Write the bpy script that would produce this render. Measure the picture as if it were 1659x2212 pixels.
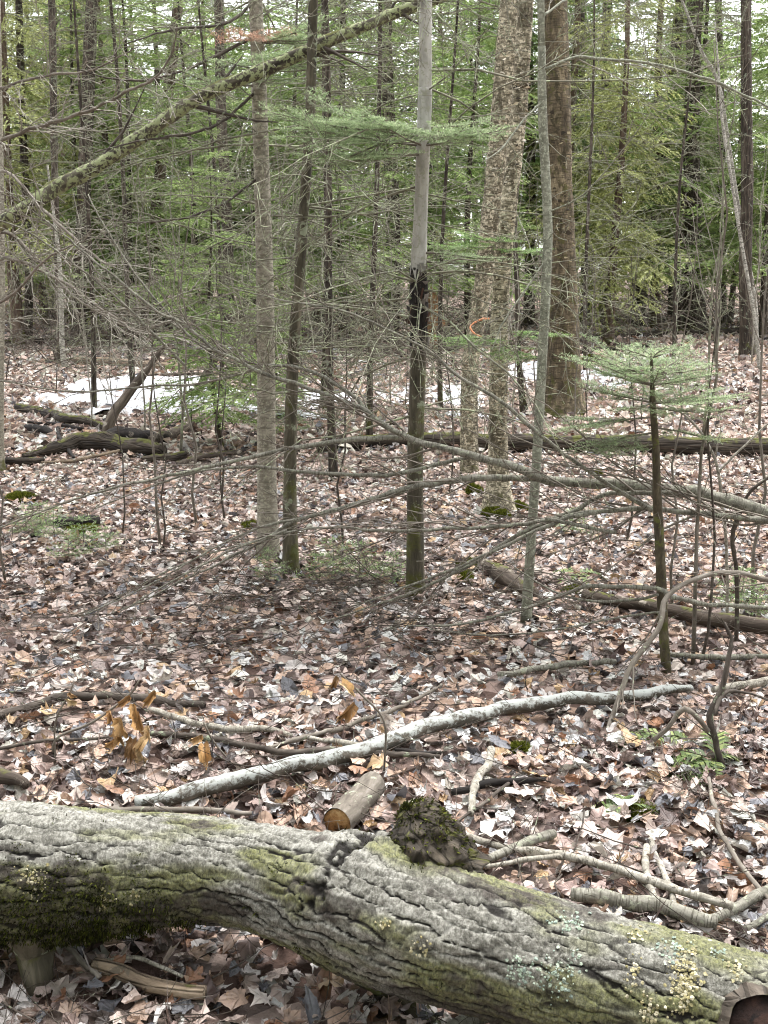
import bpy, math, time
import numpy as np
T0 = time.time()
rng = np.random.default_rng(11)
scene = bpy.context.scene
COL = scene.collection
for o in list(bpy.data.objects):
    bpy.data.objects.remove(o)

# ------------------------------------------------------------------ camera
W_, H_, FPX = 1659.0, 2212.0, 2371.0          # reference frame the layout was measured in
CAM = np.array([0.0, 0.0, 1.55])
PITCH = math.atan((H_ / 2 - 595.0) / FPX)
cam_d = bpy.data.cameras.new('camera')
cam_d.sensor_fit = 'VERTICAL'
cam_d.angle_y = 2 * math.atan(H_ / 2 / FPX)
cam_d.clip_start = 0.05
cam_d.clip_end = 600
cam = bpy.data.objects.new('camera', cam_d)
COL.objects.link(cam)
cam.location = CAM
cam.rotation_euler = (math.pi / 2 - PITCH, 0, 0)
scene.camera = cam

# ------------------------------------------------------------------ sky and sun (bright overcast)
SUN_EL, SUN_AZ = math.radians(72), math.radians(30)
world = bpy.data.worlds.new('World')
scene.world = world
world.use_nodes = True
wn = world.node_tree
for n in list(wn.nodes):
    wn.nodes.remove(n)
w_out = wn.nodes.new('ShaderNodeOutputWorld')
w_bg = wn.nodes.new('ShaderNodeBackground')
w_sky = wn.nodes.new('ShaderNodeTexSky')
w_sky.sky_type = 'NISHITA'
w_sky.sun_disc = False
w_sky.sun_elevation = SUN_EL
w_sky.sun_rotation = SUN_AZ
w_sky.air_density = 1.0
w_sky.dust_density = 1.5
w_hs = wn.nodes.new('ShaderNodeHueSaturation')      # cloud cover takes the blue out of the sky
w_hs.inputs['Saturation'].default_value = 0.12
wn.links.new(w_sky.outputs[0], w_hs.inputs['Color'])
wn.links.new(w_hs.outputs[0], w_bg.inputs['Color'])
w_bg.inputs['Strength'].default_value = 0.15
wn.links.new(w_bg.outputs[0], w_out.inputs['Surface'])
sun_d = bpy.data.lights.new('sun', 'SUN')
sun_d.energy = 1.4
sun_d.angle = math.radians(35)
sun_d.color = (1.0, 0.97, 0.93)
sun = bpy.data.objects.new('sun', sun_d)
COL.objects.link(sun)
sun.rotation_euler = (math.pi / 2 - SUN_EL, 0, math.pi - SUN_AZ)
scene.view_settings.view_transform = 'Standard'
scene.view_settings.look = 'None'
scene.view_settings.gamma = 1.0
scene.view_settings.exposure = 2.15
scene.cycles.filter_width = 1.1
scene.cycles.use_adaptive_sampling = True
scene.cycles.adaptive_threshold = 0.02
scene.cycles.max_bounces = 4
scene.cycles.diffuse_bounces = 3
scene.cycles.glossy_bounces = 1
scene.cycles.transmission_bounces = 2

# ------------------------------------------------------------------ numeric helpers
FWD = np.array([0, math.cos(PITCH), -math.sin(PITCH)])
UPV = np.array([0, math.sin(PITCH), math.cos(PITCH)])
RGT = np.array([1.0, 0, 0])


def _hash(ix, iy, iz):
    n = (ix.astype(np.int64) * 374761393 + iy.astype(np.int64) * 668265263 + iz.astype(np.int64) * 1442695041) & 0xFFFFFFFF
    n = ((n ^ (n >> 13)) * 1274126177) & 0xFFFFFFFF
    n = ((n ^ (n >> 16)) * 2246822519) & 0xFFFFFFFF
    return ((n ^ (n >> 15)) & 0xFFFFFF) / float(0xFFFFFF)


def vnoise(x, y, z=0.0):
    x, y, z = np.broadcast_arrays(np.asarray(x, float), np.asarray(y, float), np.asarray(z, float))
    fx, fy, fz = np.floor(x), np.floor(y), np.floor(z)
    u, v, w = x - fx, y - fy, z - fz
    u, v, w = u * u * (3 - 2 * u), v * v * (3 - 2 * v), w * w * (3 - 2 * w)
    ix, iy, iz = fx.astype(np.int64), fy.astype(np.int64), fz.astype(np.int64)
    r = 0
    for a in (0, 1):
        for b in (0, 1):
            for c in (0, 1):
                r = r + _hash(ix + a, iy + b, iz + c) * (u if a else 1 - u) * (v if b else 1 - v) * (w if c else 1 - w)
    return r * 2 - 1


def fbm(x, y, z=0.0, o=4):
    r, a, f = 0, 1.0, 1.0
    for _ in range(o):
        r = r + a * vnoise(np.asarray(x) * f, np.asarray(y) * f, np.asarray(z) * f + 7.3 * f)
        a *= 0.5
        f *= 2.03
    return r


def sstep(a, b, x):
    t = np.clip((x - a) / (b - a), 0, 1)
    return t * t * (3 - 2 * t)


def gh(x, y):
    """height of the forest floor"""
    x, y = np.asarray(x, float), np.asarray(y, float)
    r = 0.024 * np.clip(y - 9, 0, 60) + 0.004 * np.clip(y - 30, 0, 60) ** 1.2
    r = r + 0.05 * vnoise(x * 0.45 + 3, y * 0.45 + 9) * sstep(1, 4, y) + 0.022 * vnoise(x * 1.7, y * 1.7 + 4)
    r = r + 0.10 * vnoise(x * 0.13 + 13, y * 0.13 + 2) * sstep(6, 14, y)
    return r


_gx, _gy = np.arange(-16, 16.01, .1), np.arange(-2, 40.01, .1)
GHG = gh(*np.meshgrid(_gx, _gy, indexing='ij')).tolist()


def ghs(x, y):
    return GHG[min(320, max(0, int((x + 16) * 10 + .5)))][min(420, max(0, int((y + 2) * 10 + .5)))]


def ray(x, y):
    return FWD + RGT * ((x - W_ / 2) / FPX) + UPV * ((H_ / 2 - y) / FPX)


def D(x, y, Y):
    d = ray(x, y)
    return CAM + d * (Y / d[1])


def G(x, y, h=0.0):
    """the point of the forest floor (raised by h) seen at a place of the reference frame"""
    d = ray(x, y)
    lo, hi = 0.5, 120.0
    for _ in range(50):
        m = (lo + hi) / 2
        p = CAM + d * m
        if p[2] > gh(p[0], p[1]) + h:
            lo = m
        else:
            hi = m
    return CAM + d * lo


def pr(p, w):
    """radius in metres of something w reference pixels wide at point p"""
    return max(w, 0.5) / 2 * float(np.dot(p - CAM, FWD)) / FPX


def lin(h):
    h = h.lstrip('#')
    c = np.array([int(h[i:i + 2], 16) for i in (0, 2, 4)]) / 255.0
    return np.where(c <= 0.04045, c / 12.92, ((c + 0.055) / 1.055) ** 2.4)


def spline(ctrl, step):
    """Catmull-Rom through rows of ctrl (any width; first three columns are position)"""
    c = np.asarray(ctrl, float)
    if len(c) == 2:
        c = np.vstack([c[0], (c[0] + c[1]) / 2, c[1]])
    p = np.vstack([2 * c[0] - c[1], c, 2 * c[-1] - c[-2]])
    out = []
    for i in range(1, len(p) - 2):
        L = np.linalg.norm(p[i + 1, :3] - p[i, :3])
        n = max(2, int(round(L / step)))
        t = (np.arange(n) / n)[:, None]
        a, b, cc, d = p[i - 1], p[i], p[i + 1], p[i + 2]
        out.append(0.5 * (2 * b + (cc - a) * t + (2 * a - 5 * b + 4 * cc - d) * t * t + (3 * b - a - 3 * cc + d) * t ** 3))
    out.append(c[-1:])
    return np.vstack(out)


def norm(v):
    return v / np.maximum(np.linalg.norm(v, axis=-1, keepdims=True), 1e-9)


def tubes(P, R, sides, cap=False):
    """P (N,n,3), R (N,n) -> verts, quads, bark coordinates"""
    P, R = np.asarray(P, float), np.asarray(R, float)
    if cap:
        P = np.concatenate([P[:, :1], P, P[:, -1:]], 1)
        R = np.concatenate([R[:, :1] * 0.02, R, R[:, -1:] * 0.02], 1)
        P[:, 0] -= norm(P[:, 2] - P[:, 1]) * R[:, 1:2] * 0.15
        P[:, -1] += norm(P[:, -2] - P[:, -3]) * R[:, -2:-1] * 0.15
    N, n = R.shape
    t = norm(np.gradient(P, axis=1))
    m = norm(P[:, -1] - P[:, 0])
    ref = np.where(np.abs(m[:, 2:3]) < 0.75, np.array([[0, 0, 1.0]]), np.array([[0, 1.0, 0]]))[:, None, :]
    w = norm(ref - (ref * t).sum(-1, keepdims=True) * t)
    s = np.cross(t, w)
    a = np.arange(sides) * 2 * math.pi / sides
    ca, sa = np.cos(a), np.sin(a)
    nrm = s[:, :, None, :] * ca[None, None, :, None] + w[:, :, None, :] * sa[None, None, :, None]
    V = P[:, :, None, :] + nrm * R[:, :, None, None]
    L = np.concatenate([np.zeros((N, 1)), np.cumsum(np.linalg.norm(np.diff(P, axis=1), axis=-1), 1)], 1)
    off = rng.random((N, 1)) * 40
    B = np.empty((N, n, sides, 3))
    B[..., 0] = R[:, :, None] * ca
    B[..., 1] = R[:, :, None] * sa
    B[..., 2] = (L + off)[:, :, None]
    base = (np.arange(N) * n * sides)[:, None, None]
    i = np.arange(n - 1)[None, :, None] * sides
    j = np.arange(sides)[None, None, :]
    j2 = (j + 1) % sides
    q = np.stack([base + i + j, base + i + sides + j, base + i + sides + j2, base + i + j2], -1).reshape(-1, 4)
    return V.reshape(-1, 3), q, B.reshape(-1, 3), nrm.reshape(-1, 3)


# ------------------------------------------------------------------ mesh building
class MB:
    def __init__(self):
        self.v, self.f, self.b, self.c, self.m, self.n = [], [], [], [], [], 0

    def add(self, v, f, b=None, c=None, mi=0):
        v = np.asarray(v, float).reshape(-1, 3)
        f = np.asarray(f, np.int64)
        self.v.append(v)
        self.f.append(f + self.n)
        self.b.append(np.zeros_like(v) + v if b is None else b)
        self.c.append(np.tile(np.array([[1.0, 1, 1]]), (len(v), 1)) if c is None else np.broadcast_to(c, (len(v), 3)))
        self.m.append(np.full(len(f), mi))
        self.n += len(v)
        return self

    def tube(self, P, R, sides=8, cap=True, disp=None, c=None, mi=0):
        V, q, B, nr = tubes(np.asarray(P)[None], np.asarray(R)[None], sides, cap)
        if disp is not None:
            V = V + nr * np.asarray(disp(V, B)).reshape(-1, 1)
        return self.add(V, q, B, c, mi)

    def mesh(self, name, mats, origin=(0, 0, 0), smooth=True):
        v = np.concatenate(self.v) - np.asarray(origin)
        me = bpy.data.meshes.new(name)
        me.vertices.add(len(v))
        me.vertices.foreach_set('co', v.astype(np.float32).ravel())
        lt = np.concatenate([np.full(len(f), f.shape[1]) for f in self.f])
        lv = np.concatenate([f.ravel() for f in self.f])
        ls = np.concatenate([[0], np.cumsum(lt)[:-1]])
        me.loops.add(len(lv))
        me.loops.foreach_set('vertex_index', lv.astype(np.int32))
        me.polygons.add(len(lt))
        me.polygons.foreach_set('loop_start', ls.astype(np.int32))
        me.polygons.foreach_set('loop_total', lt.astype(np.int32))
        me.polygons.foreach_set('use_smooth', np.full(len(lt), smooth))
        mi = np.concatenate(self.m)
        if mi.any():
            me.polygons.foreach_set('material_index', mi.astype(np.int32))
        at = me.attributes.new('bark', 'FLOAT_VECTOR', 'POINT')
        at.data.foreach_set('vector', np.concatenate(self.b).astype(np.float32).ravel())
        ac = me.attributes.new('tint', 'FLOAT_COLOR', 'POINT')
        cc = np.ones((len(v), 4), np.float32)
        cc[:, :3] = np.concatenate(self.c)
        ac.data.foreach_set('color', cc.ravel())
        for m in (mats if isinstance(mats, (list, tuple)) else [mats]):
            me.materials.append(m)
        me.update(calc_edges=True)
        return me

    def build(self, name, mats, parent=None, smooth=True, origin=None):
        if origin is None:
            origin = np.array(parent.location) if parent is not None else np.zeros(3)
        me = self.mesh(name, mats, origin, smooth)
        o = bpy.data.objects.new(name, me)
        COL.objects.link(o)
        if parent is not None:
            o.parent = parent
        else:
            o.location = origin
        return o


def thing(name, label, cat, loc, group=None):
    o = bpy.data.objects.new(name, None)
    COL.objects.link(o)
    o.location = tuple(float(a) for a in loc)
    o.empty_display_size = 0.1
    o['label'] = label
    o['category'] = cat
    if group:
        o['group'] = group
    return o


def tag(o, label=None, cat=None, group=None, kind=None):
    for k, v in (('label', label), ('category', cat), ('group', group), ('kind', kind)):
        if v:
            o[k] = v
    return o


def dup(root, loc, rz, sc=1.0, label=None, group=None):
    r = root.copy()
    COL.objects.link(r)
    r.location = tuple(float(a) for a in loc)
    r.rotation_euler = (0, 0, rz)
    r.scale = (sc,) * 3
    if label:
        r['label'] = label
    if group:
        r['group'] = group
    for ch in list(root.children):
        c = ch.copy()
        COL.objects.link(c)
        c.parent = r
    return r


# ------------------------------------------------------------------ materials
class NT:
    def __init__(self, name):
        self.m = bpy.data.materials.new(name)
        self.m.use_nodes = True
        self.t = self.m.node_tree
        for n in list(self.t.nodes):
            self.t.nodes.remove(n)
        self.out = self.t.nodes.new('ShaderNodeOutputMaterial')

    def n(self, typ, ins=None, **kw):
        x = self.t.nodes.new('ShaderNode' + typ)
        for k, v in kw.items():
            setattr(x, k, v)
        for k, v in (ins or {}).items():
            self.put(x.inputs[k], v)
        return x

    def put(self, sock, v):
        if isinstance(v, bpy.types.NodeSocket):
            self.t.links.new(v, sock)
        elif isinstance(v, (tuple, list, np.ndarray)):
            v = [float(a) for a in v]
            sock.default_value = v + [1.0] if len(v) == 3 and sock.type == 'RGBA' else v
        else:
            sock.default_value = v

    def attr(self, name, what='Vector'):
        return self.n('Attribute', attribute_name=name).outputs[what]

    def map(self, vec, scale, loc=(0, 0, 0)):
        return self.n('Mapping', {'Vector': vec, 'Scale': scale, 'Location': loc}).outputs[0]

    def noise(self, vec, scale, detail=5, rough=0.6, dist=0.0):
        return self.n('TexNoise', {'Vector': vec, 'Scale': scale, 'Detail': detail, 'Roughness': rough, 'Distortion': dist}).outputs[0]

    def ramp(self, fac, stops, interp='LINEAR'):
        r = self.n('ValToRGB', {'Fac': fac})
        e = r.color_ramp.elements
        r.color_ramp.interpolation = interp
        while len(e) < len(stops):
            e.new(0.5)
        for i, (p, c) in enumerate(stops):
            e[i].position = p
            c = [c] * 3 if isinstance(c, (int, float)) else list(c)
            e[i].color = [float(a) for a in c] + [1.0]
        return r.outputs[0]

    def mix(self, fac, a, b, blend='MIX'):
        x = self.n('Mix', data_type='RGBA', blend_type=blend)
        self.put(x.inputs[0], fac)
        self.put(x.inputs[6], a)
        self.put(x.inputs[7], b)
        return x.outputs[2]

    def math(self, op, a, b=0.0, c=None):
        x = self.n('Math', operation=op)
        self.put(x.inputs[0], a)
        self.put(x.inputs[1], b)
        if c is not None:
            self.put(x.inputs[2], c)
        return x.outputs[0]

    def bump(self, h, strength=0.5, dist=0.01, nrm=None):
        i = {'Height': h, 'Strength': strength, 'Distance': dist}
        if nrm is not None:
            i['Normal'] = nrm
        return self.n('Bump', i).outputs[0]

    def finish(self, col, rough=0.8, nrm=None, spec=0.3, trans=0.0):
        b = self.n('BsdfPrincipled', {'Base Color': col, 'Roughness': rough, 'Specular IOR Level': spec})
        if nrm is not None:
            self.put(b.inputs['Normal'], nrm)
        s = b.outputs[0]
        if trans:
            tr = self.n('BsdfTranslucent', {'Color': col})
            s = self.n('MixShader', {0: trans, 1: s, 2: tr.outputs[0]}).outputs[0]
        self.put(self.out.inputs[0], s)
        return self.m


MOSS = (lin('#2f3319'), lin('#62622e'))


def bark_mat(name, cols, stretch=0.25, scale=30, bump=0.6, bdist=0.006, lichen=None, moss_top=None, moss_base=None, rough=0.85, crackle=0.0, bands=None, blotch=None, lichen_top=None):
    """cols: dark, mid, light. lichen (colour, amount, scale). moss_top: amount growing on upper sides. moss_base: height of moss on the foot."""
    t = NT(name)
    v = t.attr('bark')
    mv = t.map(v, (1, 1, stretch))
    n1 = t.noise(mv, scale, 7, 0.65, 0.3)
    n2 = t.noise(mv, scale * 0.22, 4, 0.6, 0.2)
    f = t.math('ADD', t.math('MULTIPLY', n1, 0.62), t.math('MULTIPLY', n2, 0.38))
    col = t.ramp(f, [(0.34, cols[0]), (0.5, cols[1]), (0.64, cols[2])])
    h = n1
    if crackle:
        vo = t.n('TexVoronoi', {'Vector': t.map(v, (1, 1, stretch * 0.6)), 'Scale': scale * 0.8}, feature='DISTANCE_TO_EDGE').outputs[0]
        ck = t.ramp(vo, [(0.0, 0.0), (0.12, 1.0)])
        col = t.mix(t.math('MULTIPLY', t.math('SUBTRACT', 1.0, ck), crackle), col, cols[0])
        h = t.math('ADD', t.math('MULTIPLY', n1, 0.5), t.math('MULTIPLY', ck, 0.6))
    if bands is not None:
        nb = t.noise(t.map(v, (0.5, 0.5, 5.0)), scale * 0.7, 5, 0.6, 0.6)
        col = t.mix(t.ramp(nb, [(0.52, 0.0), (0.6, 1.0)]), col, bands)
        h = t.math('ADD', h, t.math('MULTIPLY', nb, 0.8))
    if lichen:
        ln = t.noise(v, lichen[2], 5, 0.65, 0.4)
        e = 0.66 - 0.3 * lichen[1]
        col = t.mix(t.ramp(ln, [(e, 0.0), (e + 0.05, 0.9)]), col, lichen[0])
    if blotch is not None:
        bn = t.noise(t.map(v, (1, 1, .5)), 10, 6, .7, .5)
        col = t.mix(t.ramp(bn, [(.52, 0.0), (.6, .85)]), col, blotch)
    if lichen_top is not None:
        nz_ = t.n('SeparateXYZ', {0: t.n('NewGeometry').outputs['Normal']}).outputs[2]
        lk = t.math('ADD', t.math('MULTIPLY', nz_, .13), t.math('ADD', t.math('MULTIPLY', t.noise(v, 28, 6, .7, .3), .7), t.math('MULTIPLY', t.noise(v, 110, 4, .7), .3)))
        col = t.mix(t.ramp(lk, [(.51, 0.0), (.60, .9)]), col, lichen_top)
    if moss_top or moss_base:
        mn = t.noise(v, 9, 6, 0.65)
        mcol = t.mix(t.noise(v, 60, 3), MOSS[0], MOSS[1])
        if moss_top:
            nz = t.n('SeparateXYZ', {0: t.n('NewGeometry').outputs['Normal']}).outputs[2]
            k = t.math('ADD', t.math('MULTIPLY', nz, 0.35), mn)
            e = 1.04 - 0.4 * moss_top
            mf = t.ramp(k, [(e - 0.02, 0.0), (e + 0.06, 1.0)])
            col = t.mix(mf, col, mcol)
        if moss_base:
            z = t.n('SeparateXYZ', {0: t.n('TexCoord').outputs['Object']}).outputs[2]
            k = t.math('SUBTRACT', mn, t.math('MULTIPLY', z, 0.25 / moss_base))
            mf = t.ramp(k, [(0.46, 0.0), (0.56, 0.85)])
            col = t.mix(mf, col, mcol)
    return t.finish(col, rough, t.bump(h, bump, bdist), 0.25)


def tint_mat(name, rough=0.55, spec=0.35, trans=0.0, var=0.35, nscale=60, bump=0.4, bd=0.004):
    t = NT(name)
    v = t.attr('bark')
    c = t.attr('tint', 'Color')
    n = t.noise(v, nscale, 5, 0.6)
    col = t.mix(1.0, c, t.ramp(n, [(0.25, 1 - var), (0.75, 1 + var * 0.6)]), 'MULTIPLY')
    return t.finish(col, rough, t.bump(n, bump, bd) if bump else None, spec, trans)


M = {}
M['smooth_grey'] = bark_mat('bark_smooth_grey', (lin('#57534a'), lin('#857f72'), lin('#a8a294')), 1.4, 34, 0.5, 0.004, (lin('#a3a08e'), 0.38, 60), moss_base=0.35, bands=lin('#6a6459'))
M['fir_grey'] = bark_mat('bark_fir_grey', (lin('#7f7c76'), lin('#a19e98'), lin('#bab7b0')), 0.3, 30, 0.3, 0.003, (lin('#8b8a7c'), 0.35, 50), moss_base=0.9)
M['sapling_grey'] = bark_mat('bark_sapling', (lin('#55564b'), lin('#7f8072'), lin('#9c9d8f')), 0.8, 50, 0.4, 0.003, (lin('#a4a796'), 0.4, 75), bands=lin('#6b6b5e'))
M['dark'] = bark_mat('bark_dark', (lin('#211d19'), lin('#463e36'), lin('#6b6258')), 0.16, 34, 1.0, 0.012, (lin('#7b8070'), 0.22, 14), moss_base=0.6, crackle=0.6)
M['dark_moss'] = bark_mat('bark_dark_mossy', (lin('#2b2821'), lin('#4d483c'), lin('#716a5b')), 0.2, 34, 0.9, 0.01, (lin('#8c927c'), 0.3, 18), moss_base=2.2)
M['red'] = bark_mat('bark_reddish', (lin('#2f2620'), lin('#54463c'), lin('#786a5d')), 0.12, 30, 0.9, 0.01, (lin('#7d8068'), 0.2, 12), moss_base=0.8)
M['birch'] = bark_mat('bark_yellow_birch', (lin('#38322a'), lin('#88806c'), lin('#c6bea6')), 2.2, 34, 1.0, 0.012, (lin('#d5cab2'), 0.42, 40), moss_base=0.42, bands=lin('#4f493c'), blotch=lin('#484234'))
M['birch_brown'] = bark_mat('bark_old_birch', (lin('#322c24'), lin('#655a49'), lin('#978a70')), 0.3, 26, 1.0, 0.015, (lin('#54522f'), 0.32, 9), moss_base=0.75, bands=lin('#463e31'), blotch=lin('#3a3526'))
M['white_birch'] = bark_mat('bark_thin_white', (lin('#625f57'), lin('#a29f95'), lin('#c4c1b7')), 1.5, 50, 0.6, 0.004, (lin('#4d4a42'), 0.3, 30), bands=lin('#4a463f'))
M['twig'] = bark_mat('twig_grey_brown', (lin('#4c463f'), lin('#6b645b'), lin('#89827a')), 0.3, 60, 0.3, 0.002, (lin('#9aa08a'), 0.2, 25))
M['twig_dark'] = bark_mat('twig_dark', (lin('#2a2521'), lin('#463f39'), lin('#655d55')), 0.3, 60, 0.3, 0.002, (lin('#7e8570'), 0.25, 25))
M['twig_pale'] = bark_mat('twig_pale', (lin('#5a554c'), lin('#938e83'), lin('#bdb8ad')), 0.5, 70, 0.6, 0.004, (lin('#57524a'), 0.3, 45), bands=lin('#6f6a60'))
M['twig_fir'] = bark_mat('twig_fir_dead', (lin('#4a473c'), lin('#6a675a'), lin('#8a8778')), 0.3, 60, 0.2, 0.002, (lin('#8f967a'), 0.5, 14))
M['limb'] = bark_mat('limb_grey_green', (lin('#4a4841'), lin('#716e64'), lin('#928f85')), 0.5, 60, 0.6, 0.004, (lin('#8b8e7c'), 0.34, 50), bands=lin('#4b483f'))
M['leaning'] = bark_mat('leaning_trunk_bark', (lin('#26221e'), lin('#4a453b'), lin('#6f6a5b')), 0.3, 40, 0.6, 0.005, (lin('#8f9670'), 0.6, 40), moss_top=0.66)
M['lichen_stick'] = bark_mat('stick_lichen_white', (lin('#35312b'), lin('#4f4a42'), lin('#6a645c')), 0.4, 50, 0.6, 0.004, (lin('#a9aca6'), 0.2, 60), lichen_top=lin('#a0a39f'))
M['rotten'] = bark_mat('rotten_wood', (lin('#1b1714'), lin('#373029'), lin('#5e554b')), 0.12, 30, 1.0, 0.012, None, moss_top=0.62, crackle=0.5)
M['rotten_brown'] = bark_mat('rotten_wood_brown', (lin('#2c2520'), lin('#4b423a'), lin('#72685d')), 0.12, 30, 1.0, 0.01, (lin('#9a9286'), 0.25, 12), moss_top=0.5)
M['rotten_pale'] = bark_mat('weathered_wood', (lin('#4a3f35'), lin('#7c6d5c'), lin('#a39380')), 0.2, 50, 1.0, 0.008, (lin('#5b5348'), 0.3, 30), moss_top=0.3, crackle=.4)
M['snag_wood'] = bark_mat('snag_orange_wood', (lin('#43301f'), lin('#75583f'), lin('#9a7d5e')), 0.06, 34, 0.8, 0.01)
M['char'] = bark_mat('black_rotten_wood', (lin('#100e0d'), lin('#221e1c'), lin('#3f3936')), 0.2, 30, 0.8, 0.01, (lin('#6d655d'), 0.2, 12))
M['cutwood'] = bark_mat('sawn_wood', (lin('#4d331c'), lin('#85613a'), lin('#a98a60')), 1, 45, 0.8, 0.005, (lin('#3d2c1e'), .35, 22))
M['cutdark'] = bark_mat('old_sawn_wood', (lin('#120d0b'), lin('#281b17'), lin('#432e26')), 1, 40, 0.9, 0.006, (lin('#0e0b0a'), .4, 18))


def leaf_mat():
    t = NT('dead_leaf')
    v = t.attr('bark')
    c = t.attr('tint', 'Color')
    loc = t.n('VectorMath', {0: v, 1: t.n('VectorMath', {0: v}, operation='FLOOR').outputs[0]}, operation='SUBTRACT').outputs[0]
    loc = t.n('VectorMath', {0: t.n('VectorMath', {0: v, 1: (.5, .5, .5)}, operation='ADD').outputs[0]}, operation='FRACTION').outputs[0]
    sp = t.n('SeparateXYZ', {0: loc})
    x, y = t.math('SUBTRACT', sp.outputs[0], .5), t.math('SUBTRACT', sp.outputs[1], .497)
    a = t.math('ARCTAN2', y, x)
    cs = t.math('COSINE', t.math('MULTIPLY', t.math('SUBTRACT', a, 1.5708), 7.06))
    vein = t.ramp(cs, [(.93, 0.0), (1.0, 1.0)])
    n = t.noise(v, 45, 6, .65)
    n2 = t.noise(v, 160, 4, .6)
    col = t.mix(1.0, c, t.ramp(n, [(.3, .55), (.5, .95), (.72, 1.15)]), 'MULTIPLY')
    spot = t.ramp(t.noise(v, 28, 5, .7, .5), [(.60, 0.0), (.68, .7)])
    col = t.mix(spot, col, lin('#4d413b'))
    col = t.mix(t.math('MULTIPLY', vein, .35), col, t.mix(1.0, col, lin('#9c8878'), 'MULTIPLY'))
    h = t.math('ADD', t.math('MULTIPLY', n, .7), t.math('ADD', t.math('MULTIPLY', vein, .5), t.math('MULTIPLY', n2, .2)))
    rg = t.ramp(n, [(.3, .28), (.6, .55)])
    return t.finish(col, rg, t.bump(h, .6, .006), .5, .1)


M['leaf'] = leaf_mat()
M['needle'] = tint_mat('fir_needles', 0.6, 0.2, 0.45, 0.25, 8, 0)
M['flake'] = tint_mat('bark_flakes', 0.7, 0.25, 0.0, 0.3, 50, 0.3)
M['moss'] = tint_mat('moss_tufts', 0.9, 0.1, 0.2, 0.35, 40, 0)
M['lichen'] = tint_mat('lichen_crust', 0.9, 0.1, 0.0, 0.3, 120, 0.6, 0.003)
M['fern'] = tint_mat('fern_green', 0.5, 0.3, 0.25, 0.25, 30, 0)
M['tape'] = tint_mat('orange_tape', 0.6, 0.3, 0.0, 0.15, 60, 0.2)

# ------------------------------------------------------------------ forest floor
def axis(parts):
    return np.unique(np.concatenate([np.arange(a, b, s) for a, b, s in parts]))


gx = axis([(-90, -20, 5), (-20, -7, 0.8), (-7, -3, 0.25), (-3, 3, 0.1), (3, 7, 0.25), (7, 20, 0.8), (20, 91, 5)])
gy = axis([(-12, 0, 1.0), (0, 9, 0.1), (9, 20, 0.25), (20, 50, 0.6), (50, 170, 5)])
X, Y = np.meshgrid(gx, gy)
Z = gh(X, Y) + 0.012 * vnoise(X * 9, Y * 9) * (Y < 14) - 0.004
nx, ny = len(gx), len(gy)
i, j = np.meshgrid(np.arange(ny - 1), np.arange(nx - 1), indexing='ij')
a = (i * nx + j).ravel()
gq = np.stack([a, a + 1, a + nx + 1, a + nx], -1)

LEAF_COLS = np.array([lin(h) for h in ('#c8b5ab', '#c6bfbb', '#b09684', '#96827b', '#8f6a52', '#4c3b36', '#6c6c71', '#a98e6c', '#827570', '#d2c8c0', '#332924')])
LEAF_W = np.array([.21, .15, .16, .15, .04, .085, .07, .03, .07, .055, .03])


def floor_mat():
    t = NT('forest_floor')
    v = t.n('TexCoord').outputs['Object']
    vo = t.n('TexVoronoi', {'Vector': v, 'Scale': 11.0, 'Randomness': 1.0})
    r = t.n('SeparateColor', {0: vo.outputs['Color']}).outputs[0]
    far = t.ramp(r, [(0.0, LEAF_COLS[5]), (0.2, LEAF_COLS[3]), (0.4, LEAF_COLS[0]), (0.6, LEAF_COLS[2]), (0.8, LEAF_COLS[8]), (1.0, LEAF_COLS[1])], 'CONSTANT')
    n = t.noise(v, 14, 6, 0.7)
    hum = t.ramp(n, [(0.3, lin('#2e241e')), (0.7, lin('#6a574c'))])
    y = t.n('SeparateXYZ', {0: v}).outputs[1]
    k = t.n('MapRange', {0: y, 1: 16.0, 2: 30.0}).outputs[0]
    col = t.mix(k, t.mix(0.5, far, hum), t.mix(0.35, far, hum))
    return t.finish(col, 0.85, t.bump(t.math('ADD', n, vo.outputs['Distance']), 0.8, 0.03), 0.2)


mb = MB()
mb.add(np.stack([X, Y, Z], -1), gq)
FLOOR = mb.build('forest_floor', floor_mat())
tag(FLOOR, 'forest floor of dark earth under fallen leaves', None, kind='structure')


# ------------------------------------------------------------------ fallen leaves
def leaf_outline(kind, hi):
    pts = []
    if kind == 0:       # maple
        tips = [(90, .60), (38, .52), (142, .52), (-12, .37), (192, .37)]
        sin_ = [(65, .35), (115, .35), (13, .32), (167, .32), (-50, .27), (230, .27)]
        for a_, r_ in tips:
            pts.append((a_ + rng.normal(0, 3), r_ * rng.uniform(.72, 1.1)))
            if hi:
                pts.append((a_ + 9, r_ * rng.uniform(.68, .8)))
                pts.append((a_ - 9, r_ * rng.uniform(.68, .8)))
        for a_, r_ in sin_:
            pts.append((a_, r_ * rng.uniform(.85, 1.15)))
        pts.append((-90, .13))
    else:               # oval, beech-like
        n = 18 if hi else 10
        for k in range(n):
            a_ = -90 + 360 * k / n
            c_, s_ = math.cos(math.radians(a_)), math.sin(math.radians(a_))
            rr = 1 / math.sqrt((c_ / .30) ** 2 + (s_ / .55) ** 2)
            pts.append((a_, rr * rng.uniform(.94, 1.06)))
    pts.sort()
    a_ = np.radians([p[0] for p in pts])
    r_ = np.array([p[1] for p in pts])
    return np.stack([np.cos(a_) * r_, np.sin(a_) * r_], -1)


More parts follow.
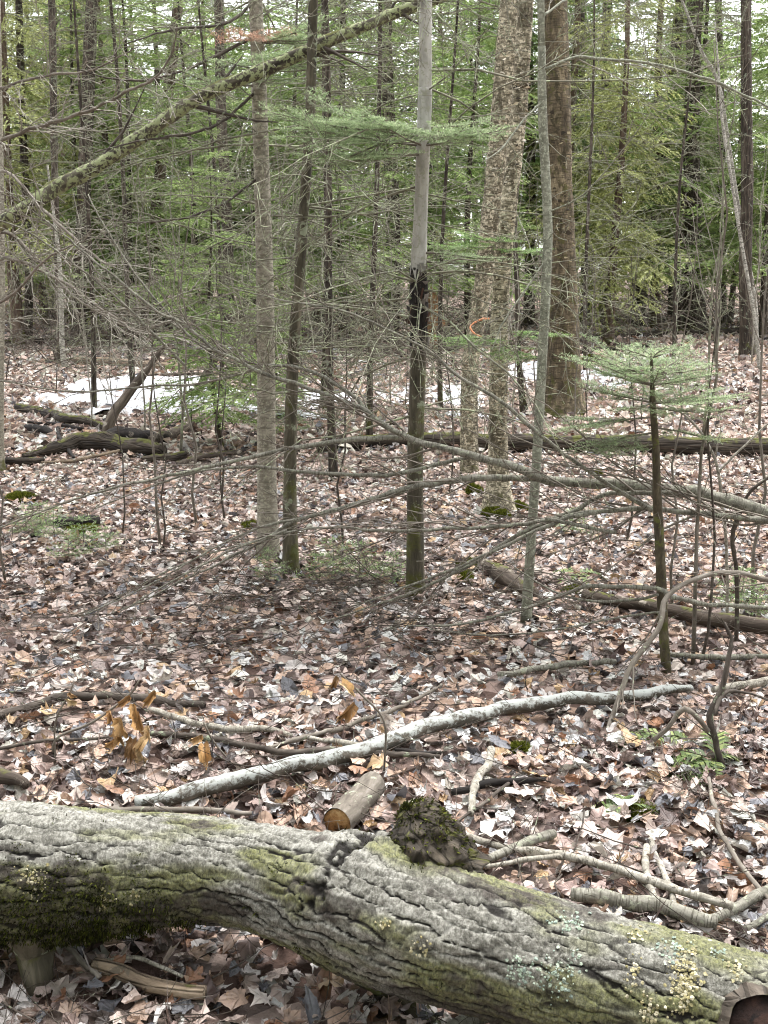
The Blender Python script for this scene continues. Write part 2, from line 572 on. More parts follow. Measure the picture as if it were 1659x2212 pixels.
def leaf_template(kind, level, form=0):
    """level 2: two rings, 1: one ring, 0: coarse diamond-like scrap"""
    if level == 0:
        n = 6
        a_ = np.sort(rng.uniform(0, 2 * math.pi, n))
        o = np.stack([np.cos(a_), np.sin(a_)], -1) * rng.uniform(.3, .6, (n, 1))
    else:
        o = leaf_outline(kind, level == 2)
    n = len(o)
    k = np.arange(n)
    k2 = (k + 1) % n
    if level == 2:
        xy = np.vstack([[[0, -0.03]], o * 0.55, o])
        f = np.vstack([np.stack([np.zeros(n, int), 1 + k, 1 + k2], -1),
                       np.stack([1 + k, 1 + n + k, 1 + n + k2], -1), np.stack([1 + k, 1 + n + k2, 1 + k2], -1)])
    else:
        xy = np.vstack([[[0, -0.03]], o])
        f = np.stack([np.zeros(n, int), 1 + k, 1 + k2], -1)
    x, y = xy[:, 0], xy[:, 1]
    A = {2: 1.0, 1: 1.2, 0: 1.2}[level]
    k1, k2_, k3, k4 = rng.normal(0, .9 * A), rng.normal(0, .6 * A), rng.normal(0, .6), rng.normal(0, .28)
    z = k1 * x * x + k2_ * y * y + k3 * x * y + k4 * np.abs(x) + rng.normal(0, .035, len(x)) * (np.hypot(x, y) > .2)
    # edges that roll up or under
    q = rng.uniform(0, 2 * math.pi)
    e = np.clip(x * math.cos(q) + y * math.sin(q) - .18, 0, 1)
    z = z + rng.normal(0, 2.6) * e * e
    v = np.stack([x * (1 - .25 * abs(k1) * np.abs(x)), y * (1 - .2 * abs(k2_) * np.abs(y)), z], -1)
    if form == 1:       # torn: one side is gone
        q = rng.uniform(0, 2 * math.pi)
        m = x * math.cos(q) + y * math.sin(q)
        v[:, :2] *= np.where(m > .05, rng.uniform(.25, .6), 1)[:, None] * rng.uniform(.85, 1.1, (len(x), 1))
    elif form == 2:     # rolled lengthwise
        th = v[:, 0] * rng.uniform(4, 7)
        rr = rng.uniform(.10, .16)
        v = np.stack([rr * np.sin(th), v[:, 1], rr * (1 - np.cos(th)) + .3 * v[:, 2]], -1)
    return v, f


def rotmats(yaw, ax, ay):
    cz, sz, cx, sx, cy, sy = np.cos(yaw), np.sin(yaw), np.cos(ax), np.sin(ax), np.cos(ay), np.sin(ay)
    o, l = np.zeros_like(yaw), np.ones_like(yaw)
    Rz = np.stack([cz, -sz, o, sz, cz, o, o, o, l], -1).reshape(-1, 3, 3)
    Rx = np.stack([l, o, o, o, cx, -sx, o, sx, cx], -1).reshape(-1, 3, 3)
    Ry = np.stack([cy, o, sy, o, l, o, -sy, o, cy], -1).reshape(-1, 3, 3)
    return Ry @ Rx @ Rz


def scatter(mb, tmpl, pos, Rm, sc, col):
    """add one copy of a random template for each row"""
    pick = rng.integers(0, len(tmpl), len(pos))
    for k, (v, f) in enumerate(tmpl):
        s = np.nonzero(pick == k)[0]
        if not len(s):
            continue
        V = np.einsum('nij,vj->nvi', Rm[s], v) * sc[s][:, None, None] + pos[s][:, None, :]
        F = f[None] + (np.arange(len(s)) * len(v))[:, None, None]
        B = np.broadcast_to(v[None] * .1, V.shape) + rng.integers(0, 30, (len(s), 1, 3))
        C = np.broadcast_to(col[s][:, None, :], V.shape)
        mb.add(V, F.reshape(-1, f.shape[1]), B.reshape(-1, 3), C.reshape(-1, 3))
    return pick


def leaf_colors(n, y=None, x=None):
    c = LEAF_COLS[rng.choice(len(LEAF_COLS), n, p=LEAF_W / LEAF_W.sum())].copy()
    c *= rng.uniform(.68, 1.08, (n, 1))
    if y is not None:      # drifts of paler, dry leaves and of darker, wet ones
        w = fbm(x * .5 + 20, y * .5, 0, 3)
        c *= (1 + .28 * np.clip(w, -1, 1))[:, None]
        k = sstep(5, 10, y)[:, None]
        pale = LEAF_COLS[0] * np.array([1.08, 1.0, .96]) * rng.uniform(.7, 1.25, (n, 1))
        c = np.where(rng.random((n, 1)) < k * .45, pale, c)
    return np.clip(c, 0.01, .56)


T2 = [leaf_template(0, 2) for _ in range(12)] + [leaf_template(0, 2, 1) for _ in range(12)] + [leaf_template(1, 2) for _ in range(6)] + [leaf_template(0, 2, 2) for _ in range(6)]
T1 = [leaf_template(0, 1) for _ in range(12)] + [leaf_template(0, 1, 1) for _ in range(12)] + [leaf_template(1, 1) for _ in range(6)] + [leaf_template(0, 1, 2) for _ in range(6)]
TC = [leaf_template(0, 0) for _ in range(16)]


def band(y0, y1, dens, m):
    """random points of the floor between two distances, inside the view and m metres beyond it"""
    half = .37 * y1 + m
    n = int(dens * 2 * half * (y1 - y0))
    x, y = rng.uniform(-half, half, n), rng.uniform(y0, y1, n)
    k = np.abs(x) < .37 * y + m
    return x[k], y[k]


def in_snow(x, y):
    return np.zeros(len(x), bool)


near, litter = None, MB()
for (y0, y1, dens, m, tm, smin, smax, tilt) in ((1.35, 3.6, 1100, .5, T2, .045, .100, .25), (3.6, 9.5, 740, .9, T1, .045, .096, .27),
                                                 (9.5, 17, 330, 1.3, TC, .065, .125, .3), (17, 32, 85, 1.5, TC, .10, .20, .3)):
    x, y = band(y0, y1, dens, m)
    n = len(x)
    lift = rng.random(n) ** 1.3 * (.036 if y1 < 10 else .045)
    z = gh(x, y) + .004 + lift
    tl = np.where(rng.random(n) < .16, tilt * 2.4, tilt)
    Rm = rotmats(rng.uniform(0, 6.283, n), rng.normal(0, 1, n) * tl, rng.normal(0, 1, n) * tl)
    sc = rng.uniform(smin, smax, n) * rng.uniform(.8, 1.12, n)
    col = leaf_colors(n, y, x)
    pos = np.stack([x, y, z], -1)
    if near is None:
        d = pos - CAM
        dep = d @ FWD
        px, py = W_ / 2 + FPX * (d @ RGT) / dep, H_ / 2 - FPX * (d @ UPV) / dep
        inside = (px > 10) & (px < 1650) & (py < 2200)
        top = 1790 + np.clip(px - 700, 0, 1e4) * .23
        free = (py < top - 15) | (py > top + 245)
        score = sc / dep * (1 + 6 * lift) * np.where(inside & free, 1, 0)
        big = np.argsort(-score)[:300]
        near = [(pos[q_] + [0, 0, .006], Rm[q_], sc[q_], col[q_]) for q_ in big]
        keep = np.ones(n, bool)
        keep[big] = False
        pos, Rm, sc, col = pos[keep], Rm[keep], sc[keep], col[keep]
    scatter(litter, tm, pos, Rm, sc, col)
x, y = rng.uniform(-5.5, 5.5, 70000), rng.uniform(.8, 9.5, 70000)
k = (np.abs(x) > .37 * y + np.where(y < 3.6, .5, .9)) & (np.abs(x) < .37 * y + 1.7)
k |= (y < 1.35) & (np.abs(x) < 2)
x, y = x[k], y[k]
n = len(x)
scatter(litter, TC, np.stack([x, y, gh(x, y) + rng.uniform(.004, .04, n)], -1), rotmats(rng.uniform(0, 6.283, n), rng.normal(0, .27, n), rng.normal(0, .27, n)), rng.uniform(.06, .11, n), leaf_colors(n, y, x))
lo = litter.build('leaf_litter', M['leaf'], FLOOR, smooth=False)
tag(lo, 'thick carpet of dead brown and grey leaves', None, kind='stuff')
for (p, R_, s_, c_) in near:
    m_ = MB()
    scatter(m_, [T2[rng.integers(len(T2))]], p[None], R_[None], np.array([s_]), c_[None])
    m_.build('fallen_leaf', M['leaf'], FLOOR, smooth=True, origin=p).location = p


# ------------------------------------------------------------------ snow
def snow_mat():
    t = NT('old_snow')
    v = t.n('TexCoord').outputs['Object']
    n = t.noise(v, 25, 6, .6)
    dirt = t.ramp(t.noise(v, 9, 6, .75), [(.46, 0.0), (.64, .7)])
    col = t.mix(dirt, lin('#c8cbd1'), lin('#857668'))
    return t.finish(col, .6, t.bump(n, .5, .02), .3)


M['snow'] = snow_mat()


def snow(x0, x1, y0, y1, seed, label, thick=.13, cut=.12):
    c = G((x0 + x1) / 2, (y0 + y1) / 2)
    pa, pb = G(x0, (y0 + y1) / 2), G(x1, (y0 + y1) / 2)
    hx = (pb[0] - pa[0]) / 2
    ya, yb = G((x0 + x1) / 2, y1)[1], G((x0 + x1) / 2, y0)[1]
    cx_, cy_, hy = (pa[0] + pb[0]) / 2, (ya + yb) / 2, (yb - ya) / 2
    thick = thick * min(1, hx / .8)
    nx_ = max(24, min(90, int(2 * hx / .05)))
    ny_ = max(18, min(80, int(2 * hy / .06)))
    x, y = np.meshgrid(np.linspace(-1.25, 1.25, nx_), np.linspace(-1.25, 1.25, ny_))
    wx, wy = cx_ + x * hx, cy_ + y * hy
    mask = 1 - np.sqrt(x ** 2 + y ** 2) + .9 * fbm(wx * 1.1 + seed, wy * .9, seed, 4) + .55 * fbm(wx * 3.1, wy * 2.4 + seed, 4, 3) - cut
    h = np.clip(mask, -.6, .8)
    z = gh(wx, wy) + .035 + thick * np.where(h > 0, np.sqrt(np.maximum(h, 0)) * .8, h * 1.4) + .01 * fbm(wx * 6, wy * 6, seed, 2)
    idx = np.arange(nx_ * ny_).reshape(ny_, nx_)
    q = np.stack([idx[:-1, :-1], idx[:-1, 1:], idx[1:, 1:], idx[1:, :-1]], -1).reshape(-1, 4)
    keep = h.ravel()[q].max(1) > -.4
    m_ = MB()
    m_.add(np.stack([wx, wy, z], -1), q[keep])
    o = m_.build('snow_patch', M['snow'], None, origin=np.array([cx_, cy_, float(gh(cx_, cy_))]))
    tag(o, label, 'snow', 'melting snow patches')
    ok = np.nonzero(h.ravel() > .02)[0]
    if len(ok) > 20:
        k = rng.choice(ok, min(len(ok), int(30 + hx * hy * 40)))
        n_ = len(k)
        ps = np.stack([wx.ravel()[k], wy.ravel()[k], z.ravel()[k] + .006], -1) + rng.normal(0, .02, (n_, 3)) * [1, 1, 0]
        m_ = MB()
        scatter(m_, TC, ps, rotmats(rng.uniform(0, 6.28, n_), rng.normal(0, .2, n_), rng.normal(0, .2, n_)), rng.uniform(.05, .11, n_), leaf_colors(n_))
        lf = m_.build('leaves_on_snow', M['leaf'], o, smooth=False)
        lf['kind'] = 'stuff'


snow(120, 590, 834, 900, 1.3, 'widest white snow patch, behind the rotten upturned wood on the left', .15, .0)
snow(585, 740, 846, 902, 5.2, 'white snow patch just behind the two close slim trunks', .15, -.05)
snow(380, 560, 752, 768, 2.1, 'thin strip of snow beside the far pale log')
snow(580, 740, 752, 768, 6.4, 'far sliver of snow past the close slim trunks')
snow(790, 900, 845, 872, 4.2, 'small snow patch seen behind the black-scarred grey trunk')
snow(945, 1065, 848, 895, 8.7, 'snow patch between the two shaggy birch stems', .13, -.05)
snow(1095, 1200, 795, 838, 3.9, 'snow patch touching the thick birch trunk on its left side', .14, -.1)
snow(1255, 1350, 800, 838, 7.5, 'snow patch behind the young green fir', .13, -.1)
snow(1570, 1612, 822, 838, 9.1, 'tiny lone snow patch toward the right edge')


# ------------------------------------------------------------------ the big log across the foreground
LC = []
for (x, y, w, h) in ((-760, 1872, 290, .25), (-450, 1875, 290, .25), (-260, 1877, 290, .25), (-120, 1878, 290, .25), (0, 1878, 285, .25), (120, 1886, 280, .25), (260, 1884, 252, .25), (420, 1882, 226, .25), (560, 1898, 230, .25),
                     (660, 1925, 250, .25), (750, 1952, 280, .25), (860, 1990, 288, .245), (1000, 2030, 284, .24), (1200, 2090, 282, .23), (1400, 2150, 290, .22),
                     (1560, 2196, 298, .21), (1700, 2240, 305, .20), (1960, 2320, 310, .19), (2250, 2405, 310, .19), (2550, 2490, 305, .19)):
    d_ = ray(x, y)
    t_ = (CAM[2] - h) / -d_[2]
    p_ = CAM + d_ * t_
    LC.append([*p_, pr(p_, w)])
LOGC = spline(LC, .0056)
P_, R_ = LOGC[:, :3], LOGC[:, 3]
NS, NA = len(P_), 250
tt = norm(np.gradient(P_, axis=0))
ww = norm(np.array([0, 0, 1.0]) - tt[:, 2:3] * tt)
ss = np.cross(tt, ww)
ang = np.arange(NA) * 2 * math.pi / NA
S = np.concatenate([[0], np.cumsum(np.linalg.norm(np.diff(P_, axis=0), axis=1))])
A2, S2 = np.meshgrid(ang, S)
RM = .155
u, v_ = S2, A2 * RM
ca, sa = np.cos(A2) * RM, np.sin(A2) * RM
NRM = ss[:, None] * np.cos(A2)[..., None] + ww[:, None] * np.sin(A2)[..., None]
BASE = P_[:, None] + NRM * R_[:, None, None]
dd = BASE - CAM
LPX = W_ / 2 + FPX * (dd @ RGT) / (dd @ FWD)
LPY = H_ / 2 - FPX * (dd @ UPV) / (dd @ FWD)

# long plates of bark: stretched cells with broken edges between them
cu, nv = .115, 28
cv = 2 * math.pi * RM / nv
wu = u + .035 * fbm(ca * 16, sa * 16, u * 7, 3)
wv = v_ + .016 * fbm(ca * 12 + 5, sa * 12, u * 9, 3) + .0045 * vnoise(u * 95, v_ * 70) + .10 * u
gu, gv = wu / cu, wv / cv
iu, iv = np.floor(gu).astype(np.int64), np.floor(gv).astype(np.int64)
F1, F2 = np.full(u.shape, 9.0), np.full(u.shape, 9.0)
V1 = [np.zeros(u.shape), np.zeros(u.shape)]
V2 = [np.zeros(u.shape), np.zeros(u.shape)]
ID = np.zeros(u.shape)
for a_ in (-1, 0, 1):
    for b_ in (-1, 0, 1):
        jx, jy = iu + a_, iv + b_
        jm = jy                                   # cells drift round the log; the seam lies on its hidden underside
        rx, ry = _hash(jx, jm, jx * 0 + 3), _hash(jx, jm, jx * 0 + 8)
        ex, ey = jx + .1 + .8 * rx - gu, jy + .15 + .7 * ry - gv
        dist = np.hypot(ex, ey)
        c1 = dist < F1
        c2 = (~c1) & (dist < F2)
        F2 = np.where(c1, F1, np.where(c2, dist, F2))
        for k, e_ in ((0, ex), (1, ey)):
            V2[k] = np.where(c1, V1[k], np.where(c2, e_, V2[k]))
            V1[k] = np.where(c1, e_, V1[k])
        ID = np.where(c1, _hash(jx, jm, jx * 0 + 21), ID)
        F1 = np.where(c1, dist, F1)
edge = F2 - F1
nvx, nvy = V2[0] - V1[0], V2[1] - V1[1]
lenw = np.abs(nvy) / np.maximum(np.hypot(nvx, nvy), 1e-6)
strength = (.22 + .78 * lenw) * (.55 + .45 * sstep(-.45, .25, fbm(ca * 20, sa * 20, u * 6 + 40, 2)))
crack = (1 - sstep(.03, .19 + .10 * vnoise(u * 30, v_ * 30), edge)) * strength
crack = np.clip(crack, 0, 1)
shingle = (V1[1]) * -.0028 * (.4 + ID)
big = .007 * fbm(ca * 9, sa * 9, u * 3.1, 3)
fine = .0022 * vnoise(u * 120, v_ * 60) + .0018 * vnoise(u * 60 + 9, v_ * 120)
# collar and ridge where the old branch left the trunk
rid = np.full(u.shape, 9.0)
rp = [(842, 1800), (790, 1822), (742, 1846), (712, 1880), (700, 1912), (672, 1952), (650, 1966)]
for (xa, ya), (xb, yb) in zip(rp[:-1], rp[1:]):
    k = np.clip(((LPX - xa) * (xb - xa) + (LPY - ya) * (yb - ya)) / ((xb - xa) ** 2 + (yb - ya) ** 2), 0, 1)
    rid = np.minimum(rid, np.hypot(LPX - xa - k * (xb - xa), LPY - ya - k * (yb - ya)) / 100)
front = (NRM @ (CAM - P_.mean(0))) > -.3
rid = np.where(front, rid + .16 * fbm(u * 45, v_ * 45, 2, 3), 9)
collar = .016 * np.exp(-(rid / .42) ** 2) - .012 * np.exp(-(rid / .09) ** 2)
crack = np.maximum(crack, .8 * np.exp(-(rid / .12) ** 2))
# stub collar
kx, ky = 915, 1815
kd = np.hypot((LPX - kx) / 110, (LPY - ky) / 60)
collar = collar + np.where(sa > 0, .03 * np.exp(-kd ** 2), 0)
disp = big + fine + shingle - .0085 * crack + collar
LOGV = BASE + NRM * disp[..., None]
lowmoss = np.where(front, np.exp(-(((LPX - 190) / 210) ** 2 + ((LPY - 1990) / 85) ** 2)), 0) + np.where(front, np.exp(-(((LPX + 60) / 200) ** 2 + ((LPY - 1965) / 95) ** 2)), 0)
lowmoss = sstep(.25, .75, lowmoss + .35 * fbm(u * 18, v_ * 18, 0, 3))
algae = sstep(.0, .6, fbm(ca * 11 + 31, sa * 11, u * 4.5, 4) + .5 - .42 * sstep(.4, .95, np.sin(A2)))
bare = np.maximum(sstep(.2, .8, lowmoss), 0) * .9 + sstep(.26, .6, fbm(ca * 14 + 77, sa * 14, u * 7 + 3, 4) + .72 * sstep(.35, -.55, np.sin(A2)))  # bare patches and moss bed, plus shade painted onto the lower flanks
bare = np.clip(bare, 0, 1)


def log_mat():
    t = NT('log_bark')
    v = t.attr('bark')
    sp = t.n('SeparateColor', {0: t.attr('tint', 'Color')})
    ck, al, br = sp.outputs[0], sp.outputs[1], sp.outputs[2]
    n1 = t.noise(t.map(v, (13, 13, 26)), 6, 8, .7, .5)           # fine cross grain of the plates
    n2 = t.noise(v, 16, 6, .65, .3)
    n3 = t.noise(v, 110, 5, .75)
    grey = t.ramp(t.math('ADD', t.math('MULTIPLY', n3, .3), t.math('ADD', t.math('MULTIPLY', n1, .4), t.math('MULTIPLY', n2, .3))),
                  [(.37, lin('#35332f')), (.48, lin('#6c6a62')), (.58, lin('#a19f97'))])
    green = t.ramp(n1, [(.36, lin('#3b3d26')), (.6, lin('#7e7f4f'))])
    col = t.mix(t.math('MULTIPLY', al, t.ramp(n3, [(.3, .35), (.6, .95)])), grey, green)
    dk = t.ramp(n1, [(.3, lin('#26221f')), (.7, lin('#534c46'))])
    col = t.mix(t.math('MULTIPLY', br, t.ramp(n2, [(.38, .15), (.55, .95)])), col, dk)  # dark bare bark, with the painted shade of the lower flanks
    col = t.mix(t.ramp(ck, [(.2, 0.0), (.6, .96)]), col, lin('#191512'))
    h = t.math('ADD', t.math('MULTIPLY', n1, 1.0), t.math('MULTIPLY', n3, .6))
    return t.finish(col, .8, t.bump(h, .85, .007), .3)


M['log'] = log_mat()
lroot_p = P_[NS // 2] * [1, 1, 0]
LOG = thing('fallen_log', 'thick grey fissured log with algae and moss lying across the foreground', 'log', lroot_p)
ii, jj = np.meshgrid(np.arange(NS - 1), np.arange(NA), indexing='ij')
j2 = (jj + 1) % NA
lq = np.stack([ii * NA + jj, (ii + 1) * NA + jj, (ii + 1) * NA + j2, ii * NA + j2], -1).reshape(-1, 4)
mb = MB()
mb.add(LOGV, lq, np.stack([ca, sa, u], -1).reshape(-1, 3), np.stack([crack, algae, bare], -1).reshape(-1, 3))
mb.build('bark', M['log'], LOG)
for e_ in (0, NS - 1):
    mb = MB()
    kk = np.arange(NA)
    mb.add(np.vstack([LOGV[e_], P_[e_]]), np.stack([kk, (kk + 1) % NA, np.full(NA, NA)], -1))
    mb.build('broken_end', M['rotten_brown'], LOG)


def log_at(x, y):
    """nearest front surface vertex of the log to a place in the reference frame"""
    k = np.argmin(np.where(front, np.hypot(LPX - x, LPY - y), 1e9))
    return LOGV.reshape(-1, 3)[k], NRM.reshape(-1, 3)[k]


# tufts of moss: short leaning blades rooted on a surface
def tufts(mb, pts, nrm, ln, wd, cols):
    n = len(pts)
    d = norm(nrm + rng.normal(0, .55, (n, 3)))
    s = norm(np.cross(d, rng.normal(0, 1, (n, 3))))
    L = ln * rng.uniform(.5, 1.3, (n, 1))
    v = np.stack([pts - s * wd - nrm * .002, pts + s * wd - nrm * .002, pts + d * L], 1)
    c = cols[rng.integers(0, len(cols), n)] * rng.uniform(.6, 1.3, (n, 1))
    mb.add(v.reshape(-1, 3), np.arange(3 * n).reshape(-1, 3), None, np.repeat(c, 3, 0))


MOSSC = np.array([lin(h) for h in ('#2a2f14', '#3f461c', '#62662a', '#2e3119', '#4f5324', '#3b3524')])
DARKMOSS = np.array([lin(h) for h in ('#1e2110', '#2d3116', '#3e4319', '#4f5420', '#27241a')])
LV, LN = LOGV.reshape(-1, 3), NRM.reshape(-1, 3)
k = np.nonzero(rng.random(len(LV)) < .75 * lowmoss.ravel() * (.25 + .75 * (fbm(u * 26, v_ * 26, 5, 3).ravel() > -.15)))[0]
k = np.concatenate([k] * 3)
mm = MB()
jit = rng.normal(0, .0035, (len(k), 3))
tufts(mm, LV[k] + jit + LN[k] * rng.uniform(0, .008, (len(k), 1)), norm(LN[k] + [0, 0, -.2]), .008, .0017, DARKMOSS)
k = np.nonzero(rng.random(len(LV)) < np.where(front, .5 * np.exp(-(rid / .16) ** 2), 0).ravel() * .5)[0]
tufts(mm, LV[k], LN[k], .006, .0016, DARKMOSS)
tag(mm.build('moss', M['moss'], LOG, smooth=False), None, None, kind='stuff')

M['stub'] = bark_mat('stub_bark', (lin('#1d1a16'), lin('#39332b'), lin('#5b5246')), .6, 45, 1.0, .01, (lin('#4a4a24'), .35, 26), crackle=.4)
# broken, mossy branch stub on top of the log
p0, n0 = log_at(915, 1835)
c0 = p0 - n0 * .03
STC = [[*(c0 + np.array([.015, 0, -.02])), .125], [*(c0 + np.array([.008, .01, .022])), .092], [*(c0 + np.array([0, .02, .055])), .070], [*(c0 + np.array([-.014, .03, .082])), .048], [*(c0 + np.array([-.026, .034, .098])), .026], [*(c0 + np.array([-.03, .036, .104])), .006]]
sp_ = spline(STC, .0045)
sm = MB()
sm.tube(sp_[:, :3], sp_[:, 3], 48, True, lambda V, B: .020 * fbm(V[:, 0] * 26, V[:, 1] * 26, V[:, 2] * 26, 5) - .008 * np.abs(vnoise(V[:, 0] * 70, V[:, 1] * 70, V[:, 2] * 50)) + .004 * vnoise(V[:, 0] * 150, V[:, 1] * 150, V[:, 2] * 150))
stub = sm.build('branch_stub', M['stub'], LOG)
tag(stub, 'broken mossy branch stub on top of the log')
sv = sm.v[0]
cen = sp_[np.clip(np.searchsorted(sp_[:, 2], sv[:, 2]), 0, len(sp_) - 1), :3]
sn = norm(sv - cen + [0, 0, .02])
pickp = rng.random(len(sv)) < np.clip((sv[:, 2] - c0[2] - .02) / .075, .06, 1) ** 1.5 * (.3 + .7 * (fbm(sv[:, 0] * 20, sv[:, 1] * 20, sv[:, 2] * 20) > -.1))
kk = np.repeat(np.nonzero(pickp)[0], 4)
mm = MB()
tufts(mm, sv[kk] + rng.normal(0, .003, (len(kk), 3)), sn[kk], .008, .0024, MOSSC)
tag(mm.build('stub_moss', M['moss'], stub, smooth=False, origin=lroot_p), None, None, kind='stuff')

# stubs under the log that prop it up, and the sawn knot low on its right
for nm, pts in (('support_branch', [(800, 2080, .10), (850, 2125, .055), (890, 2165, .03), (940, 2230, .0)]),
                ('support_branch', [(60, 2000, .16), (75, 2060, .09), (82, 2110, .05), (86, 2160, -.02)])):
    q_ = []
    for k, (x, y, h) in enumerate(pts):
        d_ = ray(x, y)
        p_ = CAM + d_ * ((CAM[2] - h) / -d_[2])
        q_.append([*p_, pr(p_, (110, 78, 62, 46)[k])])
    sp_ = spline(q_, .012)
    m_ = MB()
    m_.tube(sp_[:, :3], sp_[:, 3], 20, True, lambda V, B: .007 * fbm(V[:, 0] * 25, V[:, 1] * 25, V[:, 2] * 25, 3))
    m_.build(nm, M['dark_moss'], LOG)
p0, n0 = log_at(1645, 2225)
n0 = norm(n0 + np.array([.15, -.2, 0]))
m_ = MB()
kp = np.array([p0 - n0 * .05, p0 + n0 * .0, p0 + n0 * .022])
m_.tube(kp, [.078, .066, .058], 32, False, lambda V, B: .004 * fbm(V[:, 0] * 30, V[:, 1] * 30, V[:, 2] * 30, 3))
kn = m_.build('knot_collar', M['dark'], LOG)
m_ = MB()
m_.tube(np.array([p0 + n0 * .004, p0 + n0 * .012]), [.058, .056], 32, True)
m_.build('sawn_knot', M['cutdark'], kn, origin=lroot_p)

# crusts of lichen
LCOL = {'b': np.array([lin('#94a291'), lin('#a9b3a3'), lin('#87948a')]), 'y': np.array([lin('#a39b7b'), lin('#8f8763'), lin('#b9b299')])}
m_ = MB()
for (x, y, sx, sy, n, kd_) in ((1232, 1992, 20, 14, 60, 'b'), (1120, 2095, 16, 18, 70, 'b'), (1205, 2110, 22, 26, 80, 'b'), (1478, 2115, 15, 40, 330, 'y'), (1400, 2185, 14, 14, 60, 'y'),
                               (1455, 2055, 18, 14, 55, 'b'), (1375, 2020, 14, 12, 30, 'y'), (1365, 2105, 12, 20, 30, 'y'), (72, 1905, 18, 24, 70, 'y'), (832, 1998, 9, 9, 14, 'y'), (1550, 2060, 9, 12, 26, 'b'),
                               (220, 1950, 14, 16, 26, 'y'), (290, 1940, 8, 8, 10, 'y'), (1240, 2060, 10, 10, 12, 'b'), (910, 2050, 12, 10, 18, 'y'), (1590, 2100, 9, 14, 30, 'y')):
    for _ in range(n):
        p_, q_ = log_at(x + rng.normal(0, sx), y + rng.normal(0, sy))
        r_ = rng.uniform(.0012, .0042)
        e1 = norm(np.cross(q_, rng.normal(0, 1, 3)))
        e2 = np.cross(q_, e1)
        a_ = np.arange(7) * 2 * math.pi / 7
        ring = p_ + q_ * .0012 + (e1 * np.cos(a_)[:, None] + e2 * np.sin(a_)[:, None]) * (r_ * rng.uniform(.6, 1.3, (7, 1))) + q_ * rng.uniform(-.001, .002, (7, 1))
        vv = np.vstack([p_ + q_ * rng.uniform(.002, .004), ring])
        k = np.arange(7)
        C_ = LCOL[kd_][rng.integers(3)] * rng.uniform(.75, 1.2)
        m_.add(vv, np.stack([np.zeros(7, int), 1 + k, 1 + (k + 1) % 7], -1), None, C_)
tag(m_.build('lichen', M['lichen'], LOG, smooth=False), 'pale green and yellow lichen crusts', kind='stuff')

# ------------------------------------------------------------------ branching
class TB:
    """collects thin tubes with the same number of points and adds them to a mesh in one go"""
    def __init__(self):
        self.d = {}

    def add(self, P, R, sides):
        self.d.setdefault((len(P), sides), []).append((P, R))

    def flush(self, mb, mi=0, c=None):
        for (n, s), L in self.d.items():
            V, q, B, _ = tubes(np.array([a for a, b in L]), np.array([b for a, b in L]), s)
            mb.add(V, q, B, c, mi)
        self.d = {}
        return mb


def perp(d, r):
    v = np.cross(d, r.normal(0, 1, 3))
    return v / max(np.linalg.norm(v), 1e-9)


def grow(tb, r, p0, d0, L, r0, lvl, wander=.16, curve=(0, 0, 0), dens=7.0, ang=(.5, 1.0), ratio=(.25, .6), thin=.5, flat=None, n=7, floor=None, rmin=.0007):
    """a wandering branch with side twigs; lvl is how many more orders of twigs it carries"""
    d = np.asarray(d0, float)
    d = d / np.linalg.norm(d)
    p = np.asarray(p0, float)
    st = L / (n - 1)
    pts = [p]
    W = r.normal(0, wander, (n, 3))
    cv = np.asarray(curve, float) * st
    for k in range(n - 1):
        d = d + W[k] + cv
        d = d / math.sqrt(d @ d)
        p = p + d * st
        if floor is not None:
            g = ghs(p[0], p[1]) + floor
            if p[2] < g:
                p = np.array([p[0], p[1], float(g)])
                d[2] = abs(d[2]) * .2
        pts.append(p)
    pts = np.array(pts)
    rad = np.maximum(r0 * (1 - .78 * np.linspace(0, 1, n)), rmin)
    tb.add(pts, rad, 5 if r0 > .006 else (4 if r0 > .0025 else 3))
    if lvl > 0:
        kids(tb, r, pts, rad, L, lvl, wander=wander, curve=curve, dens=dens, ang=ang, ratio=ratio, thin=thin, flat=flat, n=n, floor=floor, rmin=rmin)


def kids(tb, r, pts, rad, L, lvl, dens=7.0, ang=(.5, 1.0), ratio=(.25, .6), thin=.5, flat=None, t0=.12, side=None, **kw):
    n = len(pts)
    m = r.poisson(max(dens * L, .1))
    sgn = 1
    for _ in range(m):
        t = t0 + (1 - t0) * r.random()
        f = t * (n - 1)
        k = min(int(f), n - 2)
        p = pts[k] + (pts[k + 1] - pts[k]) * (f - k)
        d = pts[k + 1] - pts[k]
        d = d / max(np.linalg.norm(d), 1e-9)
        if flat is not None:
            q = np.cross(d, flat) * sgn + r.normal(0, .3, 3)
            sgn = -sgn
        elif side is not None:
            q = np.asarray(side, float) + r.normal(0, .6, 3)
        else:
            q = perp(d, r)
        q = q / max(np.linalg.norm(q), 1e-9)
        a = r.uniform(*ang)
        l_ = L * r.uniform(*ratio) * (1 - .55 * t)
        rr = max(rad[k] * thin * r.uniform(.7, 1.2), .0006)
        grow(tb, r, p, d * math.cos(a) + q * math.sin(a), max(l_, .05), rr, lvl - 1, dens=dens, ang=ang, ratio=ratio, thin=thin, flat=flat, **{**kw, 'n': max(5, kw.get('n', 7) - 1)})


